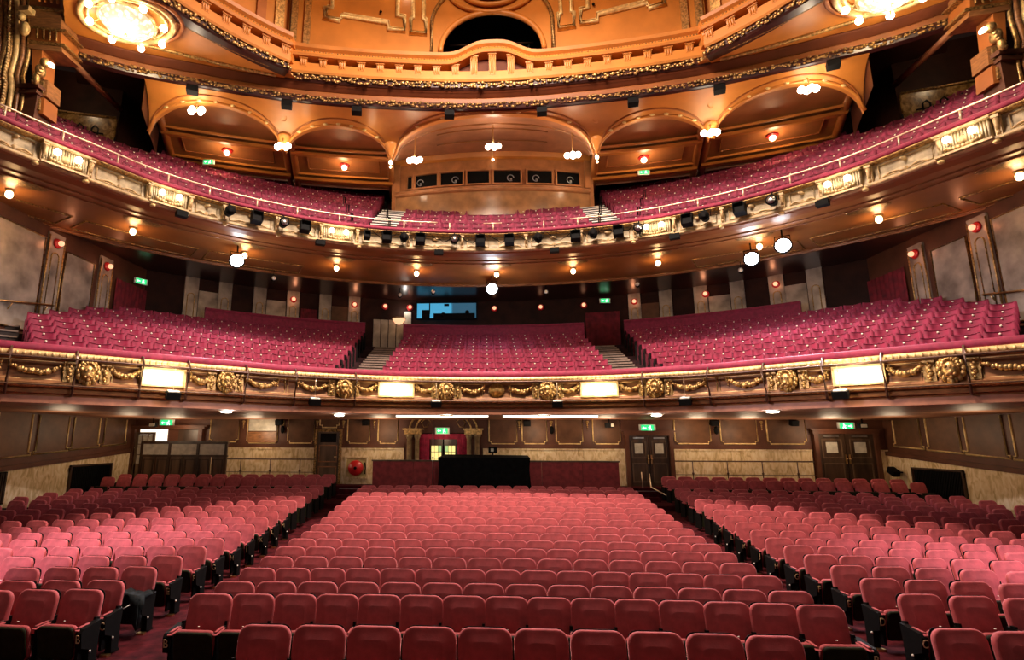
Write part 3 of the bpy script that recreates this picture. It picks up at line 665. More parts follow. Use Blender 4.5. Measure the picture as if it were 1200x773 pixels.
# seats beyond the nearest 300: one mesh
def merge_into(mb, me, M_, sm, mi):
    mb.cur = mi; vs = [M_ @ v.co for v in me.vertices]; mb.add(vs, [tuple(p.vertices) for p in me.polygons], sm)
mb = MB()
lowA = MB(); cushion(lowA, .520, .47, .105, .055, .02, rx=-.19, org=(0, .12, .335), rb=.03, n=3)
LB = lowA.mesh('b', 'stalls_velvet')
lowB = MB(); lowB.box((0, -.09, .32), (.45, .08, .38)); LPAN = lowB.mesh('p', 'seat_under')
lowC = MB(); lowC.box((-PIT/2, .04, .29), (.04, .32, .42)); lowC.box((-PIT/2, .13, .45), (.03, .06, .14)); LST = lowC.mesh('s', 'seat_black')
lowD = MB(); lowD.box((-PIT/2, -.05, .485), (.05, .23, .03)); LAR = lowD.mesh('a', 'stalls_velvet')
for q in stall:
    if id(q) in solo or not in_frame((q[0], q[1], q[2]+.7), 240): continue
    X, Y, z, rz, blk, ri, k, ends, n = q
    M_ = Matrix.Translation((X, Y, z)) @ Matrix.Rotation(rz, 4, 'Z')
    merge_into(mb, LB, M_, True, 0); merge_into(mb, LPAN, M_, False, 1); merge_into(mb, LST, M_, False, 2); merge_into(mb, LAR, M_, False, 0)
    if (blk == 'left' and k == 1) or (blk == 'centre' and ends[1]):
        merge_into(mb, LST, M_ @ Matrix.Translation((PIT, 0, 0)), False, 2)
tag(mb.obj('rear_stalls_seats', ['stalls_velvet', 'seat_under', 'seat_black']), 'rows of red velvet seats filling the rear of the stalls', 'seats', None, 'stuff')
if JACKET_AT:
    X, Y, z, rz = JACKET_AT
    j = thing('draped_jacket', 'dark jacket draped over the arm of the row D end seat beside the left aisle', 'jacket', (X, Y, z), rz)
    mb = MB(); rows = []
    for i in range(13):
        u = i/12.0; row = []
        for k in range(9):
            v = k/8.0; x = -.17+.52*u
            fold = .02*math.sin(u*11+v*3)+.012*math.sin(u*23)
            if v < .5: y = -.20+.0*v; y = -.235+fold-.02*v; zz = .24+.30*(v/.5)+.03*math.sin(u*6)
            else: y = -.245+.30*(v-.5)/.5; zz = .545-.02*(v-.5)+fold+.02*math.sin(u*9)
            if u > .8: zz -= (u-.8)*.6*(1 if v < .5 else .5)
            row.append((x, y, zz))
        rows.append(row)
    mb.grid(rows, smooth=True); body = mb.obj('jacket_body', 'jacket_cloth', j)
    md = body.modifiers.new('s', 'SOLIDIFY'); md.thickness = .02
    MB().tube([(.10, -.27, .42), (.17, -.30, .38), (.25, -.28, .43)], .008, 5).obj('white_drawstring', 'white_cord', j)
    mb = MB(); mb.tube([(.30, -.16, .50), (.335, -.2, .40), (.33, -.21, .27), (.31, -.2, .18)], [.06, .055, .05, .045], 8); mb.obj('sleeve', 'jacket_cloth', j)

# ================================================================== DRESS CIRCLE
SL = 13.0
cb = thing('dress_circle', 'gilded dress circle balcony front with red ledge, garlands and lion masks', 'balcony', (0, 16.6, 3.3))
def child(mb, name, mats, root):       # world-space mesh parented to a thing that stands at root.location
    o = mb.obj(name, mats, root); o.matrix_parent_inverse = Matrix.Translation(-Vector(root.location)); return o
child(sweep(CIRC, [(.35, 4.42), (-.06, 4.40), (-.10, 4.46), (-.09, 4.54), (-.04, 4.59), (.30, 4.60)], -SL, SL, smooth=True), 'padded_ledge', 'circle_velvet', cb)
child(sweep(CIRC, [(.3, 4.42), (-.11, 4.42), (-.14, 4.36), (-.12, 4.30), (-.07, 4.27), (.3, 4.27)], -SL, SL, smooth=True), 'egg_moulding', 'gold_pale', cb)
mb = MB(); s = -12.6
while s < 12.6:
    x, y, a = CIRC.at(s, -.135); mb.ball((x, y, 4.35), .045, 6, 4, (.8, .7, 1.1), a); s += .125
o = child(mb, 'egg_beads', 'gold_pale', cb); o['kind'] = 'stuff'
child(sweep(CIRC, [(.3, 4.27), (.02, 4.27), (.07, 4.20), (.09, 4.0), (.05, 3.84), (-.02, 3.76), (-.02, 3.72), (.3, 3.72)], -SL, SL), 'fascia', 'wood_bronze', cb)
child(sweep(CIRC, [(.3, 3.73), (-.10, 3.73), (-.13, 3.70), (-.11, 3.665), (.0, 3.65), (.3, 3.65)], -SL, SL, smooth=True), 'lower_moulding', 'gold', cb)
child(sweep(CIRC, [(.3, 3.655), (.0, 3.655), (-.03, 3.60), (-.02, 3.54), (.06, 3.53), (.08, 3.47), (.5, 3.47)], -SL, SL), 'base_moulding', 'wood_bronze', cb)
child(sweep(CIRC, [(.6, 3.48), (.05, 3.48), (.04, 3.33), (.6, 3.33)], -SL, SL), 'soffit_lip', 'lip_brown', cb)
# lion masks, pilaster drops and fruit swags
def lion_mask(mb):
    mb.ball((0, -.06, 0), .15, 10, 7, (.9, .7, 1.1)); mb.ball((0, -.15, -.05), .075, 8, 6, (1, .9, .8)); mb.ball((0, -.13, .05), .04, 6, 5, (.6, 1, 1.6))
    for s in (-1, 1):
        mb.ball((s*.06, -.155, .05), .028, 6, 4); mb.ball((s*.10, -.08, .13), .04, 6, 4); mb.ball((s*.05, -.17, -.085), .035, 6, 4)
    mb.ball((0, -.15, -.13), .035, 6, 4, (1, .8, 1.4)); mb.ball((0, -.1, -.20), .05, 6, 4, (.8, .8, 1.6))
    for k in range(14):
        a = 2*PI*k/14; mb.ball((.17*math.cos(a), -.04, .02+.20*math.sin(a)), .062, 6, 4, (.8, .8, 1.2))
    for k in range(9):
        a = PI*.05+PI*.9*k/8; mb.ball((.115*math.cos(a), -.085, .05+.15*math.sin(a)), .045, 6, 4)
    return mb
def swag(mb, w, seed):
    rnd = random.Random(seed)
    for k in range(17):
        u = -1+2*k/16; x = u*w/2; z = .10-.17*(1-u*u); r = .034+.030*(1-u*u)
        for q in range(2): mb.ball((x+rnd.uniform(-.02, .02), -.035-rnd.random()*.03, z+rnd.uniform(-.03, .03)), r*rnd.uniform(.7, 1.1), 6, 4, (1, .8, 1))
    for u in (-1, 1):
        for k in range(3): mb.ball((u*w/2, -.03, .12-.08*k), .04-.008*k, 6, 4, (.8, .7, 1.3))
    return mb
def drop(mb):
    mb.box((0, -.01, 0), (.20, .05, .44))
    for k in range(7): mb.ball((.02*math.sin(k*2.1), -.055, .16-.055*k), .060-.045*abs(k-3.0)/3*.6, 6, 4, (1, .7, 1))
    return mb
mLION, mDROP = lion_mask(MB()).mesh('lion_mask', 'gold'), drop(MB()).mesh('pilaster_drop', 'gold')
mSWAG = {}
def put(me, name, C, s, d, z, root, sc=1.0):
    x, y, a = C.at(s, d); o = link(name, me, root, (x-root.location.x, y-root.location.y, z-root.location.z), a)
    if sc != 1.0: o.scale = (sc, sc, sc)
    return o
MASKS = (1.5, 4.5, 7.7, 10.68)
for m_ in MASKS:
    for sg in (-1, 1):
        put(mLION, 'lion_mask', CIRC, sg*m_, -.02, 4.01, cb, 1.12)
        for e in (-.34, .34): put(mDROP, 'pilaster_drop', CIRC, sg*m_+e, .03, 4.02, cb)
def place_swag(s, w):
    key = round(w, 2)
    if key not in mSWAG: mSWAG[key] = swag(MB(), w, int(w*100)).mesh('fruit_swag', 'gold')
    put(mSWAG[key], 'fruit_swag', CIRC, s, .04, 4.05, cb)
for sg in (-1, 1):
    for s, w in ((.72, .7), (2.1, .55), (3.85, .55), (5.35, .85), (6.75, .85), (8.28, .5), (9.95, .55), (11.6, .95), (12.5, .6)): place_swag(sg*s, w)
mb = MB(); mb.lathe([(.24, 0), (.22, -.05), (.15, -.04), (.13, -.08), (.01, -.10)], 14, Matrix.Rotation(-PI/2, 4, 'X') @ Matrix.Diagonal((1, .85, -1, 1)))
put(mb.mesh('cartouche', 'gold'), 'cartouche', CIRC, 0, 0, 4.05, cb)
for sg in (-1, 1):           # raised panel frames
    for s0, s1 in ((.42, 1.05), (1.95, 4.05), (4.95, 6.05), (6.12, 7.25), (8.12, 10.2), (11.15, 12.4)):
        mb = MB(); a, b = (sg*s0, sg*s1) if sg > 0 else (sg*s1, sg*s0)
        L1 = CIRC.line(a, b, .055, 4.22, .25); L2 = CIRC.line(a, b, .055, 3.83, .25)
        mb.tube(L1+L2[::-1]+[L1[0]], .016, 5); child(mb, 'panel_frame', 'gold_pale', cb)
# lighting pipe on brackets
pp = thing('lighting_pipe', 'dark lighting pipe on slanting brackets along the front of the dress circle', 'pipe', (0, 16.3, 4.3))
child(MB().tube(CIRC.line(-12.8, 12.8, -.32, 4.26, .3), .028, 6), 'pipe', 'pipe_brown', pp)
child(MB().tube(CIRC.line(-12.8, 12.8, -.19, 3.70, .3), .016, 5), 'lower_pipe', 'pipe_brown', pp)
for s in (-12.07, -10.93, -9.65, -8.65, -7.25, -5.9, -4.2, 4.2, 5.9, 7.25, 8.5, 9.6, 10.93, 12.1):
    mb = MB(); x0, y0, a = CIRC.at(s, -.13); x1, y1, a = CIRC.at(s, -.33); x2, y2, a = CIRC.at(s, -.14); x3, y3, a = CIRC.at(s, .02)
    mb.tube([(x3, y3, 4.50), (x0, y0, 4.46), (x1, y1, 4.27), (x2, y2, 3.80), (x0, y0, 3.52), (x3, y3, 3.50)], .026, 6); child(mb, 'bracket', 'pipe_brown', pp)
# lit panels in the front of the circle
for s, ds in ((-9.15, 'far left'), (-2.98, 'left of centre'), (2.97, 'right of centre'), (9.12, 'far right')):
    x, y, a = CIRC.at(s, .02); t = thing('panel_light', 'blazing white light panel set in the dress circle front, %s' % ds, 'light', (x, y, 4.03), a)
    w = .98 if abs(s) > 5 else 1.06
    m = MB(); frame(m, -w/2, w/2, -.22, .22, -.03, .04, .08); m.obj('frame', 'gold_pale', t)
    MB().box((0, .0, 0), (w-.06, .03, .40)).obj('reflector', 'white_paint', t)
    for q in (-.28, 0, .28):
        m = MB(); m.ball((q, -.07, 0), .10, 10, 6, (1.2, .55, 1.25)); m.obj('lamp_globe', 'lamp_panel', t)
    xx, yy, a = CIRC.at(s, -.55); point('panel_glow', (xx, yy, 4.02), 34, (1, .80, .52), .12)
# small spot units hanging below the ledge on thin cables
for s, ds in ((-8.97, 'below the far left light panel'), (-5.37, 'between two swags left of centre'), (-1.82, 'just left of the curtained arch'), (1.79, 'right of the centre mask'), (5.31, 'between two swags right of centre'), (8.8, 'below the far right light panel')):
    x, y, a = CIRC.at(s, -.32); t = thing('hanging_spotlight', 'small black spotlight hung on a cable %s' % ds, 'spotlight', (x, y, 4.26), a)
    MB().tube([(0, 0, 0), (0, 0, -.56)], .006, 4).obj('cable', 'rail_pale', t)
    m = MB(); m.box((0, 0, -.66), (.30, .2, .17), rx=.3); m.obj('housing', 'black_paint', t)
    MB().tube([(-.14, 0, -.62), (-.13, 0, -.55), (.13, 0, -.55), (.14, 0, -.62)], .012, 5).obj('yoke', 'steel', t)
    MB().box((0, -.02, -.565), (.24, .16, .02), rx=.3).obj('pale_top', 'white_paint', t)

# circle tiers
R0, RP, RZ0, RZ = .80, .765, 3.99, .279
NR = 9
prof = [(.3, 3.9)]
for i in range(NR+1):
    d = R0-.40+RP*i; prof += [(d, RZ0+RZ*(i-1) if i else 3.9), (d, RZ0+RZ*i)]
prof += [(R0-.40+RP*NR+1.2, RZ0+RZ*NR), (R0-.40+RP*NR+1.2, 3.6), (.3, 3.6)]
ct = sweep(CIRC, prof, -SL, SL).obj('circle_tiers', 'circle_carpet'); tag(ct, 'dark carpeted stepped floor of the dress circle', 'floor', None, 'structure')
# ------------------------------------------------------------------ circle seats
def barrel(mb, w, h, t, org, dish, rx=0.0, n=6):
    M_ = Matrix.Translation(org) @ Matrix.Rotation(rx, 4, 'X'); rows = []
    for z, k in ((0, 1), (h*.55, 1), (h*.9, .99), (h, .95), (h*.985, .9)):
        r = []
        for i in range(n+1):
            u = -1+2*i/n; r.append(M_ @ Vector((u*w/2*k, -dish*u*u, z)))
        for i in range(n, -1, -1):
            u = -1+2*i/n; r.append(M_ @ Vector((u*w/2*k, t-dish*u*u*.8, z)))
        rows.append(r)
    mb.grid(rows, closed=True, smooth=True); L = 2*(n+1)
    mb.add(rows[-1], [tuple(range(L))], False); mb.add(rows[0], [tuple(range(L))], False); return mb
CP = {}
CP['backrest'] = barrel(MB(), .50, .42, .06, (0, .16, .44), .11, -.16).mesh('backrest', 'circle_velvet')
CP['seat_pan'] = barrel(MB(), .46, .36, .10, (0, -.08, .24), .03, .10).mesh('seat_pan', 'circle_velvet_shaded')
m = MB(); m.box((0, 0, .30), (.03, .34, .58)); m.box((0, .02, .01), (.06, .3, .02)); CP['arm_panel'] = m.mesh('arm_panel', 'circle_velvet_shaded')
m = MB(); m.lathe([(.024, 0), (.02, .008), (.002, .012)], 8, Matrix.Translation((0, .195, .80)) @ Matrix.Rotation(PI/2, 4, 'X')); CP['number_plate'] = m.mesh('number_plate', 'plate_pale')
CSEATS = []
def rows_of_seats(C, nrows, r0, rp, z0, rz_, cl, sl0, sl1, slim, xlim, cen_rows, store):
    for i in range(nrows):
        O = C.off(r0+rp*i); z = z0+rz_*i
        pit = .527
        # centre block
        if i < cen_rows:
            hw = cl+.03*i; n = int(round(2*hw/pit)); p = 2*hw/n
            for k in range(n):
                s = -hw+p*(k+.5); x, y, a = O.at(s); store.append((x, y, z, a, 'centre', i, k+1, k == n-1))
        for sg in (-1, 1):
            s = sl0+sl1*i; k = 1
            while True:
                s_ = sg*(s+pit*(k-.5)); x, y, a = O.at(s_)
                if abs(O._b) > slim or abs(s_) > O.L-.1: break
                if not xlim(x, y): k += 1; continue
                store.append((x, y, z, a, 'left' if sg < 0 else 'right', i, k, False)); k += 1
rows_of_seats(CIRC, NR, R0, RP, RZ0, RZ, 3.55, 4.95, .07, 12.0, lambda x, y: abs(x) < 12.95, NR, CSEATS)
vis = [q for q in CSEATS if in_frame((q[0], q[1], q[2]+.6), 4)]; vis.sort(key=dist)
csolo = set(id(q) for q in vis[:300])
for q in vis[:300]:
    x, y, z, a, blk, i, k, last = q
    lab = 'crimson dress circle seat, %s block, %s row up, %s from the %s' % (blk, ordn(i+1), ordn(k), 'left' if blk == 'centre' else 'aisle')
    r = thing('circle_chair', lab, 'chair', (x, y, z), a, 'crimson seats of the dress circle')
    for key in ('backrest', 'seat_pan', 'number_plate'): link(key, CP[key], r)
    link('arm_panel', CP['arm_panel'], r, (-.2635, 0, 0))
    if (blk == 'left' and k == 1) or last: link('arm_panel', CP['arm_panel'], r, (.2635, 0, 0))
mb = MB()
for q in CSEATS:
    if id(q) in csolo or not in_frame((q[0], q[1], q[2]+.6), 220): continue
    M_ = Matrix.Translation(q[:3]) @ Matrix.Rotation(q[3], 4, 'Z')
    for key in ('backrest', 'seat_pan', 'number_plate'): merge_into(mb, CP[key], M_, key != 'number_plate', {'number_plate': 1, 'seat_pan': 2}.get(key, 0))
    merge_into(mb, CP['arm_panel'], M_ @ Matrix.Translation((-.2635, 0, 0)), False, 2)
tag(mb.obj('rear_circle_seats', ['circle_velvet', 'plate_pale', 'circle_velvet_shaded']), 'remaining rows of crimson seats at the back of the dress circle', 'seats', None, 'stuff')
# dark end panels beside the circle aisles
def circle_end(s0, sg):
    pass
# red topped partition behind the last row, and aisle steps
zc = RZ0+RZ*NR
O = CIRC.off(R0+RP*NR-.15)
for s0, s1, ds in ((-12.0, -5.6, 'left'), (-3.95, 3.95, 'centre'), (5.6, 12.0, 'right')):
    t = thing('rear_partition', 'red topped partition behind the last row of the %s circle block' % ds, 'partition', (0, 24, zc))
    child(sweep(O, [(0, zc-.3), (0, zc+.98), (.12, zc+.98), (.12, zc-.3)], s0, s1), 'partition_panel', 'circle_velvet', t)
    child(sweep(O, [(-.05, zc+.98), (-.06, zc+1.05), (.0, zc+1.09), (.14, zc+1.09), (.17, zc+.98)], s0, s1, smooth=True), 'padded_top', 'circle_velvet', t)
def aisle(C, name, label, sc0, sc1, w, n, d0, dd, z0, dz, m_tread, m_nose, nh=.05):
    t = thing(name, label, 'steps', (0, 0, 0))
    for i in range(n):
        f = i/max(1, n-1); s = sc0+(sc1-sc0)*f; x, y, a = C.off(d0+dd*i).at(s)
        st = MB().box((0, 0, -.10), (w, dd*1.05, .26)).obj('step', m_tread[0], t, (x, y, z0+dz*i), a)
        MB().box((0, -.01, .036), (w, dd*.94, .014)).obj('tread', m_tread[1], st)
        MB().box((0, -dd*.5-.02, .045-nh/2), (w, .03, nh)).obj('nosing', m_nose, st)
    return t
for sg, ds in ((-1, 'left'), (1, 'right')):
    aisle(CIRC, 'circle_aisle_steps', 'brown steps with pale nosings up the %s aisle of the dress circle' % ds, sg*4.22, sg*4.48, .95, 17, .42, RP/2, RZ0+.07, RZ/2, ('step_dark', 'step_tread'), 'step_tread')
    t = thing('aisle_end_panels', 'row of dark seat ends along the outer side of the %s circle aisle' % ds, 'panels', (0, 0, 0))
    for i in range(NR):
        O = CIRC.off(R0+RP*i); x, y, a = O.at(sg*(4.92+.07*i))
        m = MB(); prism(m, [(-.03, -.22, 0), (-.03, .26, 0), (-.03, .30, .84), (-.03, .12, .80), (-.03, -.20, .62)], (.06, 0, 0)); m.obj('end_panel', 'seat_black', t, (x, y, RZ0+RZ*i), a)
# side steps at both frame edges
for sg, ds in ((-1, 'left'), (1, 'right')):
    t = thing('side_steps', 'dark side steps with pale edges at the far %s end of the dress circle' % ds, 'steps', (0, 0, 0))
    for i in range(9):
        O = CIRC.off(.45+.5*i); b = sg*12.55; x, y, a = CIRC.at(b, .45+.62*i)
        st = MB().box((0, 0, -.1), (1.15, .66, .24)).obj('step', 'step_dark', t, (x, y, RZ0-.05+.24*i), a)
        MB().box((0, -.33, .0), (1.1, .05, .045)).obj('nosing', 'step_tread', st)

# circle walls
CWX = 13.35
def lamp_sconce(x, y, z, rz, label, power=5):
    t = thing('globe_sconce', label, 'lamp', (x, y, z), rz)
    m = MB(); m.lathe([(.16, 0), (.15, .04), (.10, .06), (.02, .07)], 12, Matrix.Rotation(PI/2, 4, 'X')); m.obj('back_plate', 'hose_red', t)
    m = MB(); m.ball((0, -.13, 0), .085, 10, 7); m.obj('globe', 'lamp_red', t)
    if power:
        px_, py_ = x+math.sin(rz)*.32, y-math.cos(rz)*.32
        point('sconce_glow', (px_, py_, z), power, (1, .35, .16), .08)
for sx, nm in ((-1, 'wall_left_circle'), (1, 'wall_right_circle')):
    X = sx*CWX
    w = struct(MB().box((X+sx*.4, 13.3, 6.3), (.8, 13.6, 5.6)).obj(nm, 'wall_brown'))
    ry = -sx*PI/2
    for a, b, mt, zt, zb in ((12.2, 14.9, 'wall_silver', 8.45, 5.6), (15.75, 17.0, 'wall_silver', 8.3, 5.9)):
        m = MB(); m.box((X-sx*.015, (a+b)/2, (zt+zb)/2), (.03, b-a, zt-zb)); p = m.obj('wall_panel', mt, w)
        m = MB(); q = X-sx*.035
        m.tube([(q, a, zb), (q, b, zb), (q, b, zt), (q, a, zt), (q, a, zb)], .03, 5); m.obj('panel_moulding', 'gold', p)
    for c in (15.3, 17.55):        # round-headed pilaster panels
        m = MB(); m.box((X-sx*.03, c, 7.1), (.06, .62, 3.2)); p = m.obj('pilaster', 'wall_silver', w)
        m = MB(); q = X-sx*.07
        m.tube([(q, c-.15, 5.9)]+[(q, c-.15*math.cos(k*PI/8), 7.95+.15*math.sin(k*PI/8)) for k in range(9)]+[(q, c+.15, 5.9), (q, c-.15, 5.9)], .022, 5); m.obj('arched_moulding', 'gold', p)
        m = MB(); m.tube([(q, c-.30, 5.8), (q, c-.30, 8.6)], .025, 5); m.tube([(q, c+.30, 5.8), (q, c+.30, 8.6)], .025, 5); m.obj('edge_moulding', 'gold', p)
    # curtained opening towards the rear
    rows = []
    for k in range(33):
        y = 18.1+2.0*k/32; rows.append([(X-sx*(.08+.035*math.sin(k*1.9)), y, 5.9), (X-sx*(.08+.035*math.sin(k*1.9)), y, 8.15)])
    m = MB(); m.grid(rows, smooth=True)
    tag(m.obj('curtain', 'dark_curtain'), 'red curtain across the side exit of the %s dress circle' % ('left' if sx < 0 else 'right'), 'curtain')
    hr = thing('wall_handrail', 'brass handrail on brackets along the %s wall of the dress circle' % ('left' if sx < 0 else 'right'), 'handrail', (X, 13.8, 6.25))
    MB().tube([(-sx*.14, -2.0, -.35), (-sx*.14, 1.6, .25), (-sx*.03, 1.75, .28)], .03, 6).obj('rail', 'brass', hr)
    for q in (-1.2, .2, 1.4): MB().tube([(0, q, -.25+.16*q), (-sx*.14, q, -.06+.165*q)], .02, 5).obj('rail_bracket', 'brass', hr)
    for j, c in enumerate((15.3, 17.55)):
        lamp_sconce(X-sx*.07, c, 8.40, ry if sx < 0 else ry, 'red-glowing lamp above the %s arched pilaster of the %s circle wall' % (('nearer', 'farther')[j], ('left' if sx < 0 else 'right')), 4)
RW = CIRC.off(8.75)
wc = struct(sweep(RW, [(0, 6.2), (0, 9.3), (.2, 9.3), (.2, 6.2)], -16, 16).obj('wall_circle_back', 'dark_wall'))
SCN = []
def on_wall(me, name, s, z, d=-.03, parent=None, mats=None):
    x, y, a = RW.at(s, d); return (x, y, z, a)
k = 0
for s in (-13.2, -11.9, -10.5, -9.1, -7.7, -6.4, 6.4, 7.7, 9.1, 10.5, 11.9, 13.2):
    x, y, a = RW.at(s, -.05)
    m = MB(); m.box((0, 0, 7.9), (.52, .10, 2.2)); p = m.obj('pilaster', 'wall_silver', wc, (x, y, 0), a)
    m = MB(); m.tube([(-.13, -.06, 6.9)]+[(-.13*math.cos(k*PI/8), -.06, 8.2+.13*math.sin(k*PI/8)) for k in range(9)]+[(.13, -.06, 6.9)], .018, 5); m.obj('arched_moulding', 'gold', p)
for s in (-12.5, -9.8, -7.0, 7.0, 9.8, 12.5):
    x, y, a = RW.at(s, -.03); MB().box((0, 0, 7.6), (.8, .05, 1.8)).obj('wall_panel', 'wall_silver' if abs(s) > 7.5 else 'wall_panel_dark', wc, (x, y, 0), a)
for s, w_, mt, ds in ((-8.4, .7, 'dark_curtain', 'between pilasters left of the left aisle'), (5.0, 1.5, 'dark_curtain', 'at the head of the right circle aisle')):
    rows = []
    for k in range(25):
        x, y, a = RW.at(s-w_/2+w_*k/24, -.10-.03*math.sin(k*1.9)); rows.append([(x, y, 6.6), (x, y, 8.25)])
    m = MB(); m.grid(rows, smooth=True); tag(m.obj('curtain', mt), 'dark red curtain %s' % ds, 'curtain')
for s, ds in ((-9.1, 'left rear'), (-6.4, 'by the left aisle'), (-5.0, 'left of the ornate bowl lamp'), (-3.85, 'just left of the blue window'), (.1, 'behind the centre block'), (2.25, 'second right of centre'), (4.2, 'left of the right aisle'), (6.4, 'right of the right aisle'), (9.3, 'right rear'), (11.9, 'far right rear')):
    x, y, a = RW.at(s, -.06); lamp_sconce(x, y, 8.62, a, 'small red-glowing globe lamp at the back of the circle, %s' % ds, 3 if abs(s) > 5.5 else 0)
# rear exit wall beyond the left aisle: pale panelling
for s0 in (-5.35, -5.0, -4.65, -4.3):
    x, y, a = RW.at(s0, -.03); MB().box((0, 0, 7.2), (.31, .05, 1.6)).obj('wall_panel', 'wall_silver', wc, (x, y, 0), a)
t = thing('bowl_sconce', 'ornate pink bowl wall lamp at the head of the left circle aisle', 'lamp', (*RW.at(-4.35, -.12)[:2], 8.0))
m = MB(); m.lathe([(.02, -.22), (.16, -.17), (.28, .0), (.30, .05)], 14); m.obj('bowl', 'lamp_red', t); m = MB(); m.lathe([(.31, .03), (.33, .06), (.31, .09)], 14, cap=False); m.obj('bowl_rim', 'gold', t)
t = thing('bright_plaque', 'bright lit notice panel beside the bowl lamp at the circle back', 'panel', (*RW.at(-3.95, -.06)[:2], 8.1))
MB().box((0, 0, 0), (.34, .04, .62)).obj('panel', 'frosted_pane', t)
point('plaque_glow', (-4.0, 24.5, 8.45), 9, WHITE, .05)
# control room window; glowing sheets stand in for the blue lit room
wn = struct(thing('window_1', None, None, (-2.1, RW.at(-2.1, -.04)[1]-.42, 8.42)))
m = MB(); frame(m, -1.42, 1.42, -.42, .42, 0, .06, .12); m.obj('window_frame', 'black_paint', wn)
MB().box((-.55, .05, 0), (1.62, .02, .74)).obj('blue_room_glow', 'blue_room', wn); MB().box((.81, .05, 0), (1.1, .02, .74)).obj('blue_room_dim_glow', 'blue_dim', wn)
m = MB(); m.box((-.95, .0, -.16), (.36, .05, .40)); m.box((-.78, .0, .1), (.05, .04, .5)); m.obj('equipment_rack', 'seat_black', wn)
m = MB(); m.box((.35, 0, -.24), (1.9, .05, .22)); m.box((.0, .0, .27), (.22, .04, .10)); m.ball((-.15, 0, -.2), .12, 8, 5); m.ball((.95, 0, -.08), .10, 8, 5); m.obj('desk_silhouette', 'seat_black', wn)
MB().box((.22, 0, 0), (.03, .05, .74)).obj('mullion', 'black_paint', wn)
t = exit_sign(-13.1, 19.2, 8.35, 'green exit sign above the curtain on the left circle wall', 1, .8); t.rotation_euler = (0, 0, 1.0)
exit_sign(*RW.at(5.15, -.3)[:2], 8.72, 'green exit sign above the curtain at the right circle aisle', 1, .8)

# ================================================================== UPPER BALCONY
SU = 14.6
ub = thing('upper_balcony', 'cream and gold upper balcony front with red ledge and carved panels', 'balcony', (0, 18.2, 8.8))
child(sweep(UPP, [(.5, 9.58), (-.10, 9.56), (-.14, 9.61), (-.10, 9.68), (.45, 9.69)], -SU, SU, smooth=True), 'padded_ledge', 'circle_velvet', ub)
child(sweep(UPP, [(.5, 9.57), (-.08, 9.57), (-.10, 9.53), (-.02, 9.48), (.5, 9.48)], -SU, SU, smooth=True), 'top_moulding', 'gold_dark', ub)
child(sweep(UPP, [(.5, 9.49), (.06, 9.49), (.10, 9.40), (.12, 9.22), (.06, 9.08), (-.04, 9.02), (-.04, 8.99), (.5, 8.99)], -SU, SU), 'fascia', 'fascia_cream', ub)
child(sweep(UPP, [(.5, 9.0), (-.06, 9.0), (-.09, 8.96), (-.04, 8.92), (.5, 8.92)], -SU, SU, smooth=True), 'lower_moulding', 'fascia_gold', ub)
child(sweep(UPP, [(.6, 8.93), (.0, 8.93), (.06, 8.88), (.3, 8.84), (.6, 8.84)], -SU, SU), 'base_moulding', 'soffit_brown', ub)
# console brackets dividing the front
def console(mb):
    mb.box((0, -.06, .21), (.13, .16, .06)); mb.box((0, -.01, 0), (.11, .10, .44)); mb.ball((0, -.09, .12), .075, 8, 5, (.8, .8, 1)); mb.ball((0, -.05, -.15), .06, 8, 5, (.8, .9, 1)); mb.tube([(0, -.13, .14), (0, -.09, 0), (0, -.04, -.12), (0, -.06, -.2)], .04, 6); return mb
mCON = console(MB()).mesh('console', 'fascia_gold')
for s in (1.1, 2.95, 4.66, 5.86, 7.25, 8.85, 9.8, 10.92, 12.42, 13.45):
    for sg in (-1, 1): put(mCON, 'console', UPP, sg*s, .04, 9.25, ub)
for sg in (-1, 1):
    for s0, s1 in ((.1, 1.0), (1.2, 2.85), (3.05, 4.56), (5.96, 7.15), (7.35, 8.75), (8.95, 9.7), (11.02, 12.32), (13.55, 14.5)):
        a, b = (sg*s0, sg*s1) if sg > 0 else (-s1, -s0)
        mb = MB(); L1 = UPP.line(a+.08, b-.08, .07, 9.43, .25); L2 = UPP.line(a+.08, b-.08, .06, 9.10, .25); mb.tube(L1+L2[::-1]+[L1[0]], .018, 5)
        x0, y0, q = UPP.at((a+b)/2, .06)
        for k in (-1, 1):
            pts = []
            for j in range(9):
                u = j/8; x, y, q = UPP.at((a+b)/2+k*(.06+u*(b-a)*.33), .05); pts.append((x, y, 9.09+.07*math.sin(u*PI)))
            mb.tube(pts, .022, 5)
        mb.ball((x0, y0, 9.38), .07, 8, 5, (1.6, .5, .8)); mb.ball((x0, y0, 9.11), .06, 8, 5, (1, .6, 1.3))
        child(mb, 'panel_scroll', 'fascia_gold', ub)
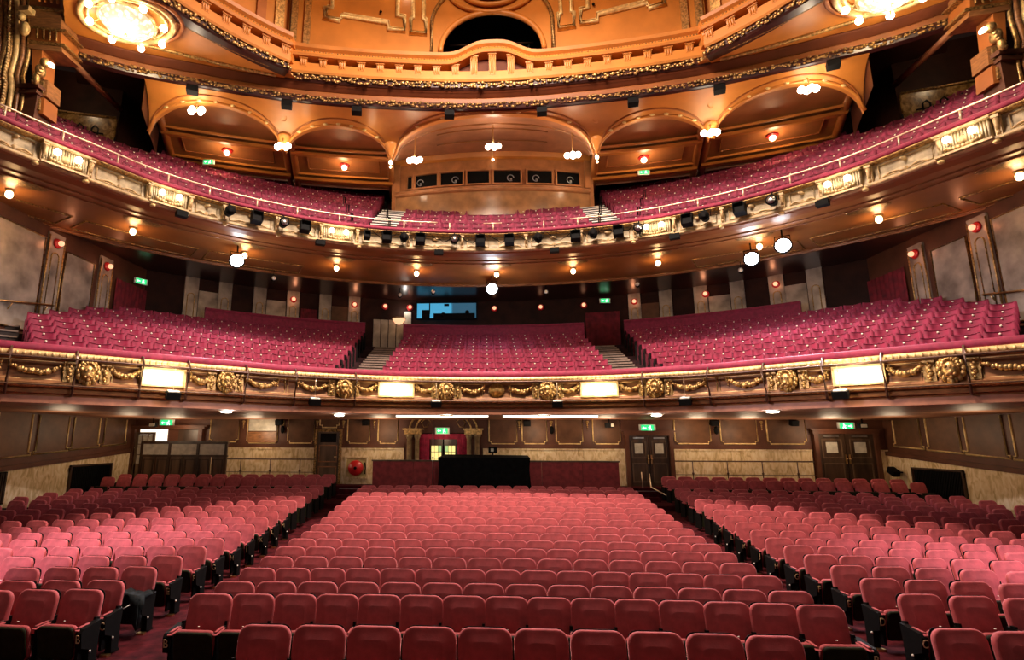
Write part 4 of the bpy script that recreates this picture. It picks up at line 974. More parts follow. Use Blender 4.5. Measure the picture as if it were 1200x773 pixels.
# fluted light boxes with two globes and a carved shell
UBOX = [(-13.0, 'far left'), (-10.4, 'second from the left'), (-5.3, 'third from the left'), (5.27, 'third from the right'), (10.25, 'second from the right'), (12.85, 'far right')]
for s, ds in UBOX:
    x, y, a = UPP.at(s, -.02); t = thing('fluted_light_box', 'fluted panel lamp with two globes on the upper balcony, %s' % ds, 'light', (x, y, 9.25), a)
    w = .98
    m = MB()
    for k in range(17):
        q = -w/2+w*(k+.5)/17; m.lathe([(w/36, -.23), (w/36, .23)], 6, Matrix.Translation((q, -.02, 0)))
    m.box((0, .03, 0), (w, .08, .48)); m.obj('fluted_panel', 'fascia_cream', t)
    m = MB(); m.box((0, -.04, -.25), (w+.06, .16, .05)); m.box((0, -.04, .25), (w+.06, .16, .04)); m.obj('frame', 'fascia_gold', t)
    m = MB(); m.ball((0, -.05, -.03), .10, 8, 5, (.9, .6, 1.1))
    for k in range(9):
        u = -1+2*k/8; m.ball((u*.32, -.06, -.17+.05*u*u), .05, 6, 4)
    m.obj('carved_shell', 'fascia_gold', t)
    for q in (-.23, .23):
        m = MB(); m.ball((q, -.15, .06), .085, 10, 7); m.obj('lamp_globe', 'lamp_white', t)
        m = MB(); m.tube([(q, 0, -.02), (q, -.10, -.04), (q, -.15, .0)], .018, 5); m.obj('lamp_arm', 'brass', t)
    xx, yy, a = UPP.at(s, -.62); point('fluted_box_glow', (xx, yy, 9.32), 16, (1, .80, .52), .12)
# brass safety rail on posts
t = thing('safety_rail', 'long brass safety rail on short posts above the upper balcony ledge', 'railing', (0, 18.2, 9.68))
child(MB().tube(UPP.line(-14.5, -1.95, .02, 9.97, .3), .022, 6), 'rail', 'rail_pale', t)
child(MB().tube(UPP.line(2.6, 14.5, .02, 9.97, .3), .022, 6), 'rail', 'rail_pale', t)
child(MB().tube(UPP.line(-.35, .28, .02, 9.97, .3), .022, 6), 'rail', 'rail_pale', t)
for s in (-14.3, -13.1, -11.8, -10.45, -9.3, -7.9, -6.65, -5.28, -3.1, -1.53, -.02, 1.71, 2.85, 5.46, 6.6, 7.87, 9.1, 10.31, 11.64, 12.87, 14.1):
    x, y, a = UPP.at(s, .02); child(MB().tube([(x, y, 9.66), (x, y, 9.97)], .025, 6), 'post', 'rail_pale', t)

# stage lanterns hung along the front
def lantern(kind, s, z, label, k=1.0):
    x, y, a = UPP.at(s, -.26); t = thing('stage_lantern', label, 'stage light', (x, y, z), a)
    if kind == 'round':
        m = MB(); m.lathe([(.06, -.20), (.13, -.14), (.14, .10), (.165, .12), (.165, .16)], 12, Matrix.Rotation(PI/2, 4, 'X') @ Matrix.Scale(k, 4)); m.obj('housing', 'black_paint', t)
        m = MB(); m.lathe([(.12*k, .165*k), (.02, .175*k)], 10, Matrix.Rotation(PI/2, 4, 'X')); m.obj('lens', 'steel' if random.random() < .3 else 'seat_black', t)
    else:
        m = MB(); m.box((0, 0, 0), (.34*k, .26, .36*k), rx=-.15); m.obj('housing', 'black_paint', t)
        m = MB(); 
        for q, d in (((0, -.17, .16*k), (.32*k, .10, .015)), ((0, -.17, -.16*k), (.32*k, .10, .015)), ((-.16*k, -.17, 0), (.015, .10, .32*k)), ((.16*k, -.17, 0), (.015, .10, .32*k))): m.box(q, d)
        m.obj('barn_doors', 'seat_black', t)
    m = MB(); m.tube([(-.18*k, 0, 0), (-.18*k, .02, .22), (.18*k, .02, .22), (.18*k, 0, 0)], .014, 5); m.tube([(0, .02, .22), (0, .1, .30)], .02, 5); m.obj('yoke', 'black_paint', t)
LANT = [('round', -8.77, 'first from the left'), ('square', -7.95, 'second from the left'), ('round', -7.11, 'third from the left'), ('square', -6.43, 'fourth from the left, next to the third light box'), ('square', -4.37, 'small one right of the third light box'), ('square', -3.70, 'below the left aisle steps'), ('round', -3.11, 'right of the left aisle steps'), ('square', -2.55, 'under the left end of the oriel'), ('round', -1.38, 'round one left of centre'), ('square', -.48, 'tall one just left of centre'), ('square', .53, 'tall one just right of centre'), ('round', 1.52, 'round one right of centre'), ('square', 2.76, 'under the right end of the oriel'), ('round', 3.35, 'narrow one below the right aisle steps'), ('square', 4.16, 'square one left of the bright right light box'), ('round', 4.81, 'in front of the third light box from the right'), ('square', 6.29, 'just right of the third light box from the right'), ('round', 6.80, 'fourth from the right end'), ('square', 7.79, 'second from the right end'), ('round', 8.66, 'last on the right')]
for kd, s, ds in LANT:
    small = s in (-4.37,); lantern(kd, s, 9.24, '%s black stage lantern, %s' % ('round' if kd == 'round' else 'boxy', ds if kd == '' else ds), .62 if small else .92)
x, y, a = (-11.75, 11.1, 1.0); t = thing('profile_spotlight', 'long black profile spotlight at the far left end of the upper balcony', 'stage light', (x, y, 9.12), -.35)
m = MB(); m.lathe([(.10, -.5), (.13, -.4), (.13, .3), (.15, .34), (.15, .42)], 12, Matrix.Rotation(PI/2, 4, 'X')); m.obj('housing', 'black_paint', t)
m = MB(); m.lathe([(.13, .425), (.02, .44)], 12, Matrix.Rotation(PI/2, 4, 'X')); m.obj('lens', 'frosted_pane', t)
MB().tube([(-.16, 0, 0), (-.16, 0, .3), (.16, 0, .3), (.16, 0, 0)], .015, 5).obj('yoke', 'rail_pale', t)
for s, ds in ((-10.03, 'under the second light box from the left'), (-5.88, 'under the third light box from the left'), (-1.9, 'left of the centre'), (2.05, 'right of the centre'), (5.86, 'under the third light box from the right'), (9.82, 'under the second light box from the right')):
    x, y, a = UPP.at(s, -.08); t = thing('camera_box', 'small black box below the balcony edge, %s' % ds, 'box', (x, y, 8.86), a)
    MB().box((0, 0, 0), (.30, .2, .16)).obj('housing', 'black_paint', t); MB().box((0, .05, .12), (.05, .05, .12)).obj('bracket', 'black_paint', t)
for s in (-13.6, -12.5, -10.8, -9.9, -8.8, -7.2, -5.9, -4.6, 4.6, 5.9, 7.2, 8.8, 9.8, 10.8, 12.4, 13.4):
    x, y, a = UPP.at(s, -.03); m = MB(); m.ball((x, y, 8.90), .06, 8, 5, (1.4, 1.2, .9)); child(m, 'boss', 'gold_pale', ub)
# cables draped over the middle of the front
rnd = random.Random(3)
for i in range(9):
    s0 = -4.2+i*1.0; pts = []
    for k in range(9):
        u = k/8; x, y, a = UPP.at(s0+u*.9, -.12); pts.append((x, y, 9.50-.32*math.sin(u*PI)*rnd.uniform(.6, 1.0)))
    mb = MB(); mb.tube(pts, .012, 4); o = mb.obj('lighting_cable', 'black_paint'); tag(o, 'black cable looped between lanterns on the upper balcony front, %s from the left' % ordn(i+1), 'cable', 'cables on the upper balcony front')

# soffit of the upper balcony = ceiling over the circle
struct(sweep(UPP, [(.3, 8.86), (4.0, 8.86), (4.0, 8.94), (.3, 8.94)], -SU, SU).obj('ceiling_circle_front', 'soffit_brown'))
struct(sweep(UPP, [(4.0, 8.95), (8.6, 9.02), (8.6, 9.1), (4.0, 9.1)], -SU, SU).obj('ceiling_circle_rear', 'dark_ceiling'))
mb = MB(); mb.tube(UPP.line(-14.3, 14.3, 4.0, 8.85, .35), .05, 6); mb.tube(UPP.line(-14.3, 14.3, 3.85, 8.84, .35), .025, 5); struct(mb.obj('trim_1', 'wood_bronze'))
mb = MB(); mb.tube(UPP.line(-14.3, 14.3, 1.1, 8.85, .35), .025, 5); mb.tube(UPP.line(-14.3, 14.3, .75, 8.85, .35), .03, 5); struct(mb.obj('trim_2', 'wood_bronze'))
k = 3
for sg in (-1, 1):
    for s0, s1 in ((13.9, 11.6), (11.3, 8.9), (8.6, 6.0)):
        mb = MB(); a, b = sorted((sg*s0, sg*s1)); L1 = UPP.line(a, b, 2.6, 8.85, .3); L2 = UPP.line(a, b, 3.6, 8.85, .3); mb.tube(L1+L2[::-1]+[L1[0]], .028, 5); struct(mb.obj('trim_%d' % k, 'gold_dark')); k += 1
BULB = [-13.3, -10.55, -7.75, -5.05, -2.55, .1, 2.6, 5.1, 7.8, 10.4, 13.0]
for i, s in enumerate(BULB):
    x, y, a = UPP.at(s, 2.05); nm = ['far left end', 'second from the left', 'third from the left', 'fourth from the left', 'fifth from the left', 'middle', 'fifth from the right', 'fourth from the right', 'third from the right', 'second from the right', 'far right end'][i]
    t = thing('soffit_lamp', 'bare glowing bulb under the upper balcony soffit, %s of the curved row' % nm, 'lamp', (x, y, 8.86), a, 'bulbs under the upper balcony')
    m = MB(); m.lathe([(.11, 0), (.10, -.03), (.05, -.05)], 12); m.obj('ceiling_rose', 'gold', t)
    m = MB(); m.ball((0, 0, -.13), .09, 10, 7, (1, 1, 1.15)); m.obj('bulb', 'lamp_warm', t)
    m = MB(); m.lathe([(.42, 0), (.40, -.015), (.34, -.02)], 14, Matrix.Translation((0, -.75, 0)) @ Matrix.Diagonal((1.3, .6, 1, 1))); m.obj('vent_rosette', 'gold_dark', t)
    point('soffit_glow', (x, y, 8.60), 32, (1.0, .58, .24), .09)
# big house spots glaring back at the stage
for i, (s, d, z, ds, p) in enumerate(((-8.05, 1.5, 8.30, 'at left under the upper balcony', (0.3, .2)), (-.04, 2.6, 8.30, 'at the centre under the upper balcony', (0, 0)), (7.6, 1.9, 8.30, 'left one of the pair on the right', (0, 0)), (8.5, 1.2, 8.32, 'right one of the pair on the right', (0, 0)))):
    x, y, a = UPP.at(s, d+.0); t = thing('follow_spot', 'glaring white spotlight %s' % ds, 'spotlight', (x, y, z), math.atan2(x-CAM[0], y)*-1)
    m = MB(); m.lathe([(.10, -.4), (.15, -.3), (.22, .05), (.25, .08), (.25, .12)], 16, Matrix.Rotation(PI/2, 4, 'X')); m.obj('housing', 'black_paint', t)
    m = MB(); m.lathe([(.23, .10), (.17, .15), (.02, .17)], 16, Matrix.Rotation(PI/2, 4, 'X')); m.obj('lens', 'lamp_spot', t)
    MB().tube([(-.2, 0, 0), (-.2, 0, .32), (.2, 0, .32), (.2, 0, 0)], .018, 5).obj('yoke', 'black_paint', t); MB().tube([(0, 0, .32), (0, 0, 8.9-z)], .025, 5).obj('hanger', 'black_paint', t)
    dx, dy = CAM[0]-x, -y; l = math.hypot(dx, dy)
    spot('follow_spot_beam', (x+dx/l*.3, y+dy/l*.3, z), (x+dx/l*8, y+dy/l*8, z-4.4), 1500, COOL, 84, .8, .12)
    point('follow_spot_spill', (x+dx/l*.5, y+dy/l*.5, z-1.15), 75, COOL, .12)
for s, d, ds in ((-13.0, 3.9, 'under the far left soffit by the wall'), (-6.7, 3.7, 'left of the centre, third soffit bulb'), (-3.0, 4.6, 'left of the blue window'), (-1.9, 3.9, 'just left of the centre spot'), (1.65, 4.1, 'right of the centre spot'), (4.4, 3.9, 'above the exit sign'), (7.1, 3.8, 'left of the right-hand spots'), (12.6, 3.8, 'under the far right soffit by the wall')):
    x, y, a = UPP.at(s, d); t = thing('small_spotlight', 'small spotlight hung under the circle ceiling, %s' % ds, 'spotlight', (x, y, 8.86), a)
    MB().tube([(0, 0, 0), (0, 0, -.22)], .012, 5).obj('hanger', 'black_paint', t)
    m = MB(); m.lathe([(.05, -.16), (.09, -.1), (.09, .1)], 10, Matrix.Translation((0, 0, -.33)) @ Matrix.Rotation(PI/2, 4, 'X')); m.obj('housing', 'black_paint', t)
    m = MB(); m.lathe([(.085, .11), (.02, .12)], 10, Matrix.Translation((0, 0, -.33)) @ Matrix.Rotation(PI/2, 4, 'X')); m.obj('lens', 'white_paint', t)

# upper tiers
UR0, URP, UZ0, UZ = .88, .735, 9.37, .48
UN = 9
prof = [(.45, 9.2)]
for i in range(UN+1):
    d = UR0-.42+URP*i; prof += [(d, UZ0+UZ*(i-1) if i else 9.2), (d, UZ0+UZ*i)]
prof += [(UR0-.42+URP*UN+.6, UZ0+UZ*UN), (UR0-.42+URP*UN+.6, 9.1), (.45, 9.1)]
struct(sweep(UPP, prof, -SU, SU).obj('balcony_tiers', 'circle_carpet'))
mb = MB(); barrel(mb, .50, .42, .06, (0, .14, .42), .08, -.16, 4); barrel(mb, .46, .34, .10, (0, -.08, .22), .02, .10, 4); mb.box((-.26, 0, .28), (.03, .32, .54))
mb.mat(1); mb.lathe([(.026, 0), (.02, .008), (.002, .012)], 6, Matrix.Translation((0, .17, .775)) @ Matrix.Rotation(PI/2, 4, 'X')); mb.mat(0)
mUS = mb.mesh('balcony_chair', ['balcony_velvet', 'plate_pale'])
USEATS = []
def ulim(x, y): return abs(x) < 15.2 and not (abs(x) > 12.1 and 12.6 < y < 14.9) and y < 17.9-(abs(x)-13.8)*.38-.55 or abs(x) < 13.2
rows_of_seats(UPP, UN, UR0, URP, UZ0, UZ, 3.52, 4.68, .05, 14.2, ulim, 5, USEATS)
vis = [q for q in USEATS if in_frame((q[0], q[1], q[2]+.6), 3)]; vis.sort(key=dist)
usolo = set(id(q) for q in vis[:300])
for q in vis[:300]:
    x, y, z, a, blk, i, k, last = q
    o = link('balcony_chair', mUS, None, (x, y, z), a)
    tag(o, 'crimson upper balcony seat, %s block, %s row up, %s from the %s' % (blk, ordn(i+1), ordn(k), 'left' if blk == 'centre' else 'aisle'), 'chair', 'crimson seats of the upper balcony')
mb = MB()
for q in USEATS:
    if id(q) in usolo or not in_frame((q[0], q[1], q[2]+.6), 220): continue
    M_ = Matrix.Translation(q[:3]) @ Matrix.Rotation(q[3], 4, 'Z')
    vs = [M_ @ v.co for v in mUS.vertices]; o_ = len(mb.v); mb.v += [tuple(v) for v in vs]
    for p in mUS.polygons: mb.f.append(tuple(o_+j for j in p.vertices)); mb.mi.append(p.material_index); mb.sm.append(p.use_smooth)
if mb.v: tag(mb.obj('rear_balcony_seats', ['balcony_velvet', 'plate_pale']), 'remaining crimson seats at the back of the upper balcony', 'seats', None, 'stuff')
for sg, ds in ((-1, 'left'), (1, 'right')):
    aisle(UPP, 'balcony_aisle_steps', 'steep white-edged steps up the %s aisle of the upper balcony' % ds, sg*4.10, sg*4.22, 1.05, 12, .44, URP/2, UZ0+.10, UZ/2, ('step_dark', 'step_white'), 'step_white', .034)
    t = thing('aisle_rail', 'pair of black loop handrails beside the %s upper balcony aisle' % ds, 'handrail', (0, 0, 0))
    for e in (-.6, .6):
        for i in (1, 3, 5):
            x, y, a = UPP.at(sg*4.14+e, UR0+URP*i-.3); z = UZ0+UZ*i
            m = MB(); m.tube([(x, y, z-.2), (x, y-.05, z+.75), (x, y+.22, z+.85), (x, y+.3, z)], .025, 5); m.obj('loop', 'black_paint', t)

# walls of the balcony
for sg in (-1, 1): point('balcony_end_fill', (sg*14.4, 15.8, 15.0), 26, (1.0, .72, .42), .1)  # added light for the dim marble dado at each end
GW = [(-17.4, 16.5), (-15.9, 17.1), (-13.8, 17.9), (-14.4, 21.0), (-9.6, 25.4), (-4.3, 26.2), (4.3, 26.2), (9.6, 25.4), (14.4, 21.0), (13.8, 17.9), (15.9, 17.1), (17.4, 16.5)]
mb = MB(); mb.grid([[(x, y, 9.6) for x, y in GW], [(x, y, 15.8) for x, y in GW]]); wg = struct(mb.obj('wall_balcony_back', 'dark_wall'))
for sg, ds in ((-1, 'left'), (1, 'right')):
    m = MB(); prism(m, [(sg*17.3, 16.50, 11.5), (sg*13.82, 17.82, 11.5), (sg*13.82, 17.82, 14.15), (sg*17.3, 16.50, 14.0)], (0, -.06, 0)); m.obj('marble_slab', 'marble_dark', wg)
    m = MB(); m.tube([(sg*17.3, 16.42, 14.02), (sg*13.82, 17.75, 14.17)], .05, 5); m.obj('dado_rail', 'gold_dark', wg)
    hr = thing('balcony_handrail', 'black loop handrails before the marble dado at the %s end of the balcony' % ds, 'handrail', (sg*14.4, 17.0, 12.75))
    for k in range(4):
        m = MB(); q = sg*(-.45+.42*k); yy = .12-.17*k; m.tube([(q, yy, -.2), (q, yy, .62), (q+sg*.12, yy-.03, .72), (q+sg*.2, yy-.05, .6), (q+sg*.2, yy-.05, -.2)], .03, 5); m.obj('loop', 'black_paint', hr)
    m = MB(); m.tube([(-sg*.6, .2, .45), (sg*1.3, -.55, .45)], .03, 5); m.obj('rail', 'black_paint', hr)
    m = MB(); m.tube([(sg*13.8, 17.8, 13.4), (sg*13.6, 17.4, 12.2)], .03, 5); m.obj('end_rail', 'black_paint', hr, (-hr.location.x, -hr.location.y, -hr.location.z))
exit_sign(-11.36, 19.9, 13.5, 'small pale exit sign at the back left of the upper balcony', 1, .8)
exit_sign(6.36, 21.9, 13.6, 'green exit sign at the back right of the upper balcony', 1, .8)

# ================================================================== ARCADE, ORIEL
ZS, DS, HS = 12.79, 1.45, 1.06
def cove(s, t):
    x, y, a = RING.at(s, .06+DS*math.cos(t*PI/2)); return (x, y, ZS+HS*math.sin(t*PI/2))
BAYS = [(-11.4, -7.25, .74), (-7.15, -3.62, .60), (-3.5, 3.5, .95), (3.62, 7.15, .60), (7.25, 11.4, .74)]
spw = MB(); arch_pts = []
for a, b, top in BAYS:
    mid, hf = (a+b)/2, (b-a)/2; rows = []; edge = []
    for k in range(33):
        u = -1+2*k/32; h = top*math.sqrt(max(0, 1-u*u)); s = mid+hf*u; e = cove(s, h); edge.append((s, h, e))
        rows.append([cove(s, h+(1-h)*j/6) for j in range(7)])
    spw.grid(rows, smooth=True); arch_pts.append((a, b, top, edge))
    rows = []
    for s, h, e in edge:      # soffit of the arch
        x, y, q = RING.at(s, .06+DS*math.cos(h*PI/2)+.28); rows.append([e, (x, y, e[2]+.03)])
    spw.grid(rows, smooth=True)
for a, b in ((-7.27, -7.13), (-3.64, -3.48), (3.48, 3.64), (7.13, 7.27)):
    spw.grid([[cove(q, j/10) for j in range(11)] for q in (a, b)], smooth=True)
arc = struct(spw.obj('ceiling_arcade', 'orange_paint'))
for sg in (-1, 1):      # walls closing the outer bays
    m = MB(); rows = [[(*RING.at(sg*11.42, d)[:2], z) for z in (12.9, 13.9)] for d in (.3, 2, 3.4)]; m.grid(rows); m.obj('jamb_wall', 'dark_ceiling', arc)
    m = MB(); m.tube([(*RING.at(sg*13.2, .2)[:2], 13.78), (sg*13.8, 17.85, 14.6)], .10, 6); m.obj('ceiling_rib', 'brown_cove', arc)
for a, b, top, edge in arch_pts:
    mb = MB(); mb.tube([(e[0], e[1]-.02, e[2]) for s, h, e in edge], .055, 6); mb.obj('arch_moulding', 'orange_paint', arc)
    mb = MB(); P = []
    mid, hf = (a+b)/2, (b-a)/2
    for k in range(29):
        u = -1+2*k/28; h = min(.97, (top+.10)*math.sqrt(max(0, 1-u*u))+.03); P.append(cove(mid+hf*u*1.0, h))
    mb.tube([(p[0], p[1]-.02, p[2]) for p in P], .035, 5); mb.obj('outer_moulding', 'orange_deep', arc)
    mb = MB()
    for k in range(1, 8):
        s, h, e = edge[k*4]; mb.ball((e[0], e[1]-.07, e[2]+.02), .07, 6, 4, (1.4, .6, .8))
    mb.obj('carved_rosettes', 'gold_pale', arc)
for i, s in enumerate((-7.2, -3.56, 3.56, 7.2)):
    x, y, a = RING.at(s, DS+.0); m = MB(); m.lathe([(.02, -.32), (.06, -.29), (.08, -.2), (.15, -.05), (.24, .12), (.26, .20), (.2, .25)], 10); m.obj('corbel', 'orange_paint', arc, (x, y-.06, ZS+.28))
    m = MB(); m.lathe([(.02, 0), (.16, .02), (.22, .06), (.16, .10)], 12, Matrix.Translation((x*.985, y-.62, ZS+1.02)) @ Matrix.Rotation(PI*.8, 4, 'X')); m.obj('rosette', 'orange_paint', arc)
# flat coffered ceilings of the side bays
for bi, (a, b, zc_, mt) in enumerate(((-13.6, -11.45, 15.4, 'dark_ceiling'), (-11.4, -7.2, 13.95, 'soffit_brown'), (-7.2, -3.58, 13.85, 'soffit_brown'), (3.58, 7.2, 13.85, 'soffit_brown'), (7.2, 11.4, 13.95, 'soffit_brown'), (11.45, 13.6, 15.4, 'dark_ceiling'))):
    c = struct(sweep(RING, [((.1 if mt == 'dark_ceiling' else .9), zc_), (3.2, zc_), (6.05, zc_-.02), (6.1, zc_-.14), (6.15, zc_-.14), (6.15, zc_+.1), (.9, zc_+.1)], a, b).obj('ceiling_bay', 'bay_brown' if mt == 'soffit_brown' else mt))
    if mt == 'soffit_brown':
        for d, hh, w in ((2.75, .12, .22), (3.05, .17, .42), (4.95, .12, .2), (5.2, .2, .45), (5.7, .12, .2)):
            mb = MB(); sweep(RING, [(d, zc_-hh), (d+w*.3, zc_-hh-.06), (d+w, zc_-hh), (d+w, zc_+.02), (d, zc_+.02)], a+.06, b-.06, mb=mb); mb.obj('beam', 'orange_paint', c)
        for q in (a+.12, b-.12):
            mb = MB(); mb.tube([(*RING.at(q, d)[:2], zc_-.08) for d in (1.2, 3, 5, 7)], .14, 6); mb.obj('rib', 'orange_deep', c)
        mb = MB(); L1 = RING.line(a+.55, b-.55, 3.68, zc_-.02, .4); L2 = RING.line(a+.55, b-.55, 4.75, zc_-.02, .4); mb.tube(L1+L2[::-1]+[L1[0]], .035, 5); mb.obj('coffer_moulding', 'orange_deep', c)
        s = (a+b)/2; x, y, q = RING.at(s, 4.2)
        nm = {1: 'far left', 2: 'left', 3: 'right', 4: 'far right'}[bi]
        t = thing('ceiling_globe', 'small glowing dome lamp on the coffered ceiling of the %s arch bay' % nm, 'lamp', (x, y, zc_-.03))
        m = MB(); m.lathe([(.22, 0), (.2, -.04), (.13, -.06)], 12); m.obj('rim', 'hose_red', t); m = MB(); m.ball((0, 0, -.10), .12, 10, 6); m.obj('globe', 'lamp_warm', t)
        point('bay_glow', (x, y-.2, zc_-.50), 40, (1, .66, .36), .1)
mb = MB(); sweep(RING, [(.5, 15.84), (12, 15.84), (12, 15.88), (.5, 15.88)], -13.6, 13.6, mb=mb)
for sg in (-1, 1): mb.box((sg*15.6, 14.4, 15.9), (4.6, 6.5, .06))
struct(mb.obj('ceiling_balcony_upper', 'dark_ceiling'))
# centre bay: plain vault rising to the oriel
edge = arch_pts[2][3]; rows = []
for k, (s, h, e) in enumerate(edge):
    u = -1+2*k/32; B = Vector((4.2*u, 22.5-.45*(1-u*u), 14.74)); A = Vector(e)
    r = []
    for j in range(9):
        q = j/8; p = A.lerp(B, q); p.z += .30*math.sin(q*PI)*math.sqrt(max(0, 1-u*u)); r.append(tuple(p))
    rows.append(r)
cv = struct(MB().grid(rows, smooth=True).obj('ceiling_centre_vault', 'brown_cove'))
m = MB(); m.tube([Vector(r[3])+Vector((0, -.02, -.02)) for r in rows], .05, 5); m.obj('vault_moulding', 'soffit_brown', cv)
m = MB(); m.tube([Vector(rows[k][4])+Vector((0, 0, -.03)) for k in range(7, 26)], .03, 5); m.tube([Vector(rows[k][6])+Vector((0, 0, -.03)) for k in range(7, 26)], .03, 5); m.obj('oval_moulding', 'soffit_brown', cv)
OR = Curve([(0, 22.08), (1.4, 22.14), (2.8, 22.31), (4.25, 22.62)])
og = thing('control_booth', 'bow-fronted wooden projection booth with a row of dark windows', 'booth', (0, 22.4, 11.6))
child(sweep(OR, [(0, 11.6), (0, 13.02), (.2, 13.02), (.2, 11.6)], -4.3, 4.3, smooth=False), 'dado', 'oriel_dado', og)
child(sweep(OR, [(0, 13.0), (-.08, 13.04), (-.10, 13.10), (-.04, 13.16), (-.05, 13.24), (.0, 13.28), (.2, 13.28), (.2, 13.0)], -4.3, 4.3), 'sill_moulding', 'oriel_wood', og)
child(sweep(OR, [(.08, 13.27), (.08, 14.8), (.25, 14.8), (.25, 13.27)], -4.3, 4.3), 'window_wall', 'oriel_wood', og)
child(sweep(OR, [(.05, 14.50), (-.10, 14.55), (-.18, 14.72), (-.20, 14.86), (.2, 14.86), (.2, 14.50)], -4.3, 4.3, smooth=False), 'cornice', 'orange_paint', og)
for sg in (-1, 1):
    m = MB(); m.box((sg*4.3, 24.1, 13.4), (.16, 3.1, 3.4)); child(m, 'side_wall', 'oriel_wood', og)
    x, y, a = OR.at(sg*4.18, -.03); m = MB(); m.box((x, y, 13.9), (.26, .12, 1.3), a); child(m, 'corner_pilaster', 'oriel_wood', og)
OW = [(-3.73, -3.50), (-3.36, -2.36), (-2.22, -1.24), (-1.06, -.10), (.08, 1.24), (1.52, 2.60), (2.80, 3.84)]
for i, (a, b) in enumerate(OW):
    x, y, q = OR.at((a+b)/2, .04); w = b-a
    m = MB(); frame(m, -w/2-.06, w/2+.06, 13.30, 14.02, -.01, .07, .12); fr = m.obj('window_frame', 'oriel_wood', og, (x-og.location.x, y-og.location.y, -og.location.z), q)
    MB().box((0, .03, 13.66), (w, .02, .58)).obj('window_glass', 'black_paint', fr)
    if i in (1, 2, 4, 5, 6):
        px_ = {1: -.28, 2: .15, 4: .15, 5: -.15, 6: .1}[i]
        m = MB(); m.tube([(px_+.14*math.cos(k*PI/6), .012, 13.62+.14*math.sin(k*PI/6)) for k in range(11)], .018, 5); m.ball((px_+.02, .01, 13.56), .05, 6, 4); m.obj('lamp_in_window', 'steel', fr)
# pendant clusters of four globes
def pendant(x, y, z, top, label, power=30):
    t = thing('globe_cluster', label, 'lamp', (x, y, z))
    MB().tube([(0, 0, .05), (0, 0, top-z)], .018, 5).obj('rod', 'brass', t)
    m = MB(); m.lathe([(.02, -.10), (.06, -.05), (.05, .05), (.02, .12)], 10)
    P4 = [(-.20, .05, .03), (.04, .16, .07), (.20, -.02, .02), (-.03, -.18, -.06)]
    for p in P4: m.tube([(0, 0, 0), (p[0]*.6, p[1]*.6, -.08), (p[0], p[1], p[2])], .014, 5)
    m.obj('arms', 'brass', t)
    for p in P4:
        g = MB(); g.ball(p, .115, 10, 7); g.obj('lamp_globe', 'lamp_white', t)
    point('cluster_glow', (x, y-.5, z-.32), power, (1, .80, .55), .12)
def along(P, k): return tuple(CAM[i]+(P[i]-CAM[i])*k for i in range(3))
for P, k, top, ds in (((-11.84, 19.5, 15.52), .835, 13.9, 'in the far left arch bay'), ((-8.2, 19.5, 13.84), .905, 13.1, 'at the springing left of the left arch'), ((-2.98, 19.5, 13.11), 1.0, 14.3, 'before the left end of the projection booth'), ((.04, 19.5, 13.59), 1.0, 14.6, 'in the middle of the centre arch'), ((3.03, 19.5, 13.15), 1.0, 14.3, 'before the right end of the projection booth'), ((8.19, 19.5, 13.91), .90, 13.1, 'at the springing right of the right arch'), ((11.95, 19.5, 15.6), .83, 13.9, 'in the far right arch bay')):
    p = along(P, k); pendant(p[0], p[1], p[2], top, 'cluster of four glowing globes hanging %s' % ds, 48)
for sg, ds in ((-1, 'left'), (1, 'right')):
    x, y, a = RING.at(sg*3.56, DS+.1); t = thing('pendant_lamp', 'small pear shaped pendant lamp under the %s corbel of the centre arch' % ds, 'lamp', (x, y-.1, 12.62))
    MB().tube([(0, 0, 0), (0, 0, .3)], .012, 4).obj('cord', 'brass', t); m = MB(); m.ball((0, 0, -.02), .07, 8, 6, (1, 1, 1.3)); m.obj('globe', 'lamp_warm', t); m = MB(); m.ball((0, 0, -.20), .045, 8, 5); m.obj('drop', 'lamp_warm', t)
t = thing('small_globe', 'small single bulb on a drop rod below the middle of the centre arch', 'lamp', (.06, 21.9, 14.35)); m = MB(); m.ball((0, 0, 0), .06, 8, 6); m.obj('bulb', 'lamp_warm', t); MB().tube([(0, 0, 0), (0, 0, .5)], .012, 4).obj('rod', 'brass', t)
for sg in (-1, 1): point('booth_glow', (sg*3.5, 21.3, 13.5), 20, (1, .8, .55), .1)

# ================================================================== RING AND DOME
rg = struct(sweep(RING, [(.12, 13.86), (-.05, 13.88), (-.09, 13.98), (-.05, 14.11), (.12, 14.12)], -13.6, 13.6).obj('trim_ring_garland', 'dark_ceiling'))
def leaves(C, s0, s1, d, z, h, r, step, seed):
    rnd = random.Random(seed); mb = MB(); s = s0
    while s < s1:
        ph = math.sin(s*3.1)
        for q in range(2):
            x, y, a = C.at(s+rnd.uniform(-.05, .05), d-rnd.random()*.04)
            mb.ball((x, y, z+ph*h*.35*(1 if q else -.8)+rnd.uniform(-.03, .03)), r*rnd.uniform(.5, 1.1), 5, 3, (1.3, .7, .9), a)
        s += step
    return mb
o = leaves(RING, -13.4, 13.4, -.09, 13.99, .22, .058, .105, 5).obj('carved_leaves', 'gold_dark', rg); o['kind'] = 'stuff'
struct(sweep(RING, [(.2, 14.11), (-.02, 14.11), (-.03, 14.17), (.02, 14.19), (-.0, 14.30), (.03, 14.34), (.2, 14.34)], -13.6, 13.6, smooth=False).obj('trim_ring_fascia', 'fascia_shaded'))
struct(sweep(RING, [(.2, 14.33), (.03, 14.33), (-.0, 14.38), (-.08, 14.42), (-.10, 14.46), (-.20, 14.50), (-.22, 14.56), (.2, 14.56)], -13.6, 13.6, smooth=True).obj('trim_ring_cove', 'shaded_cove'))
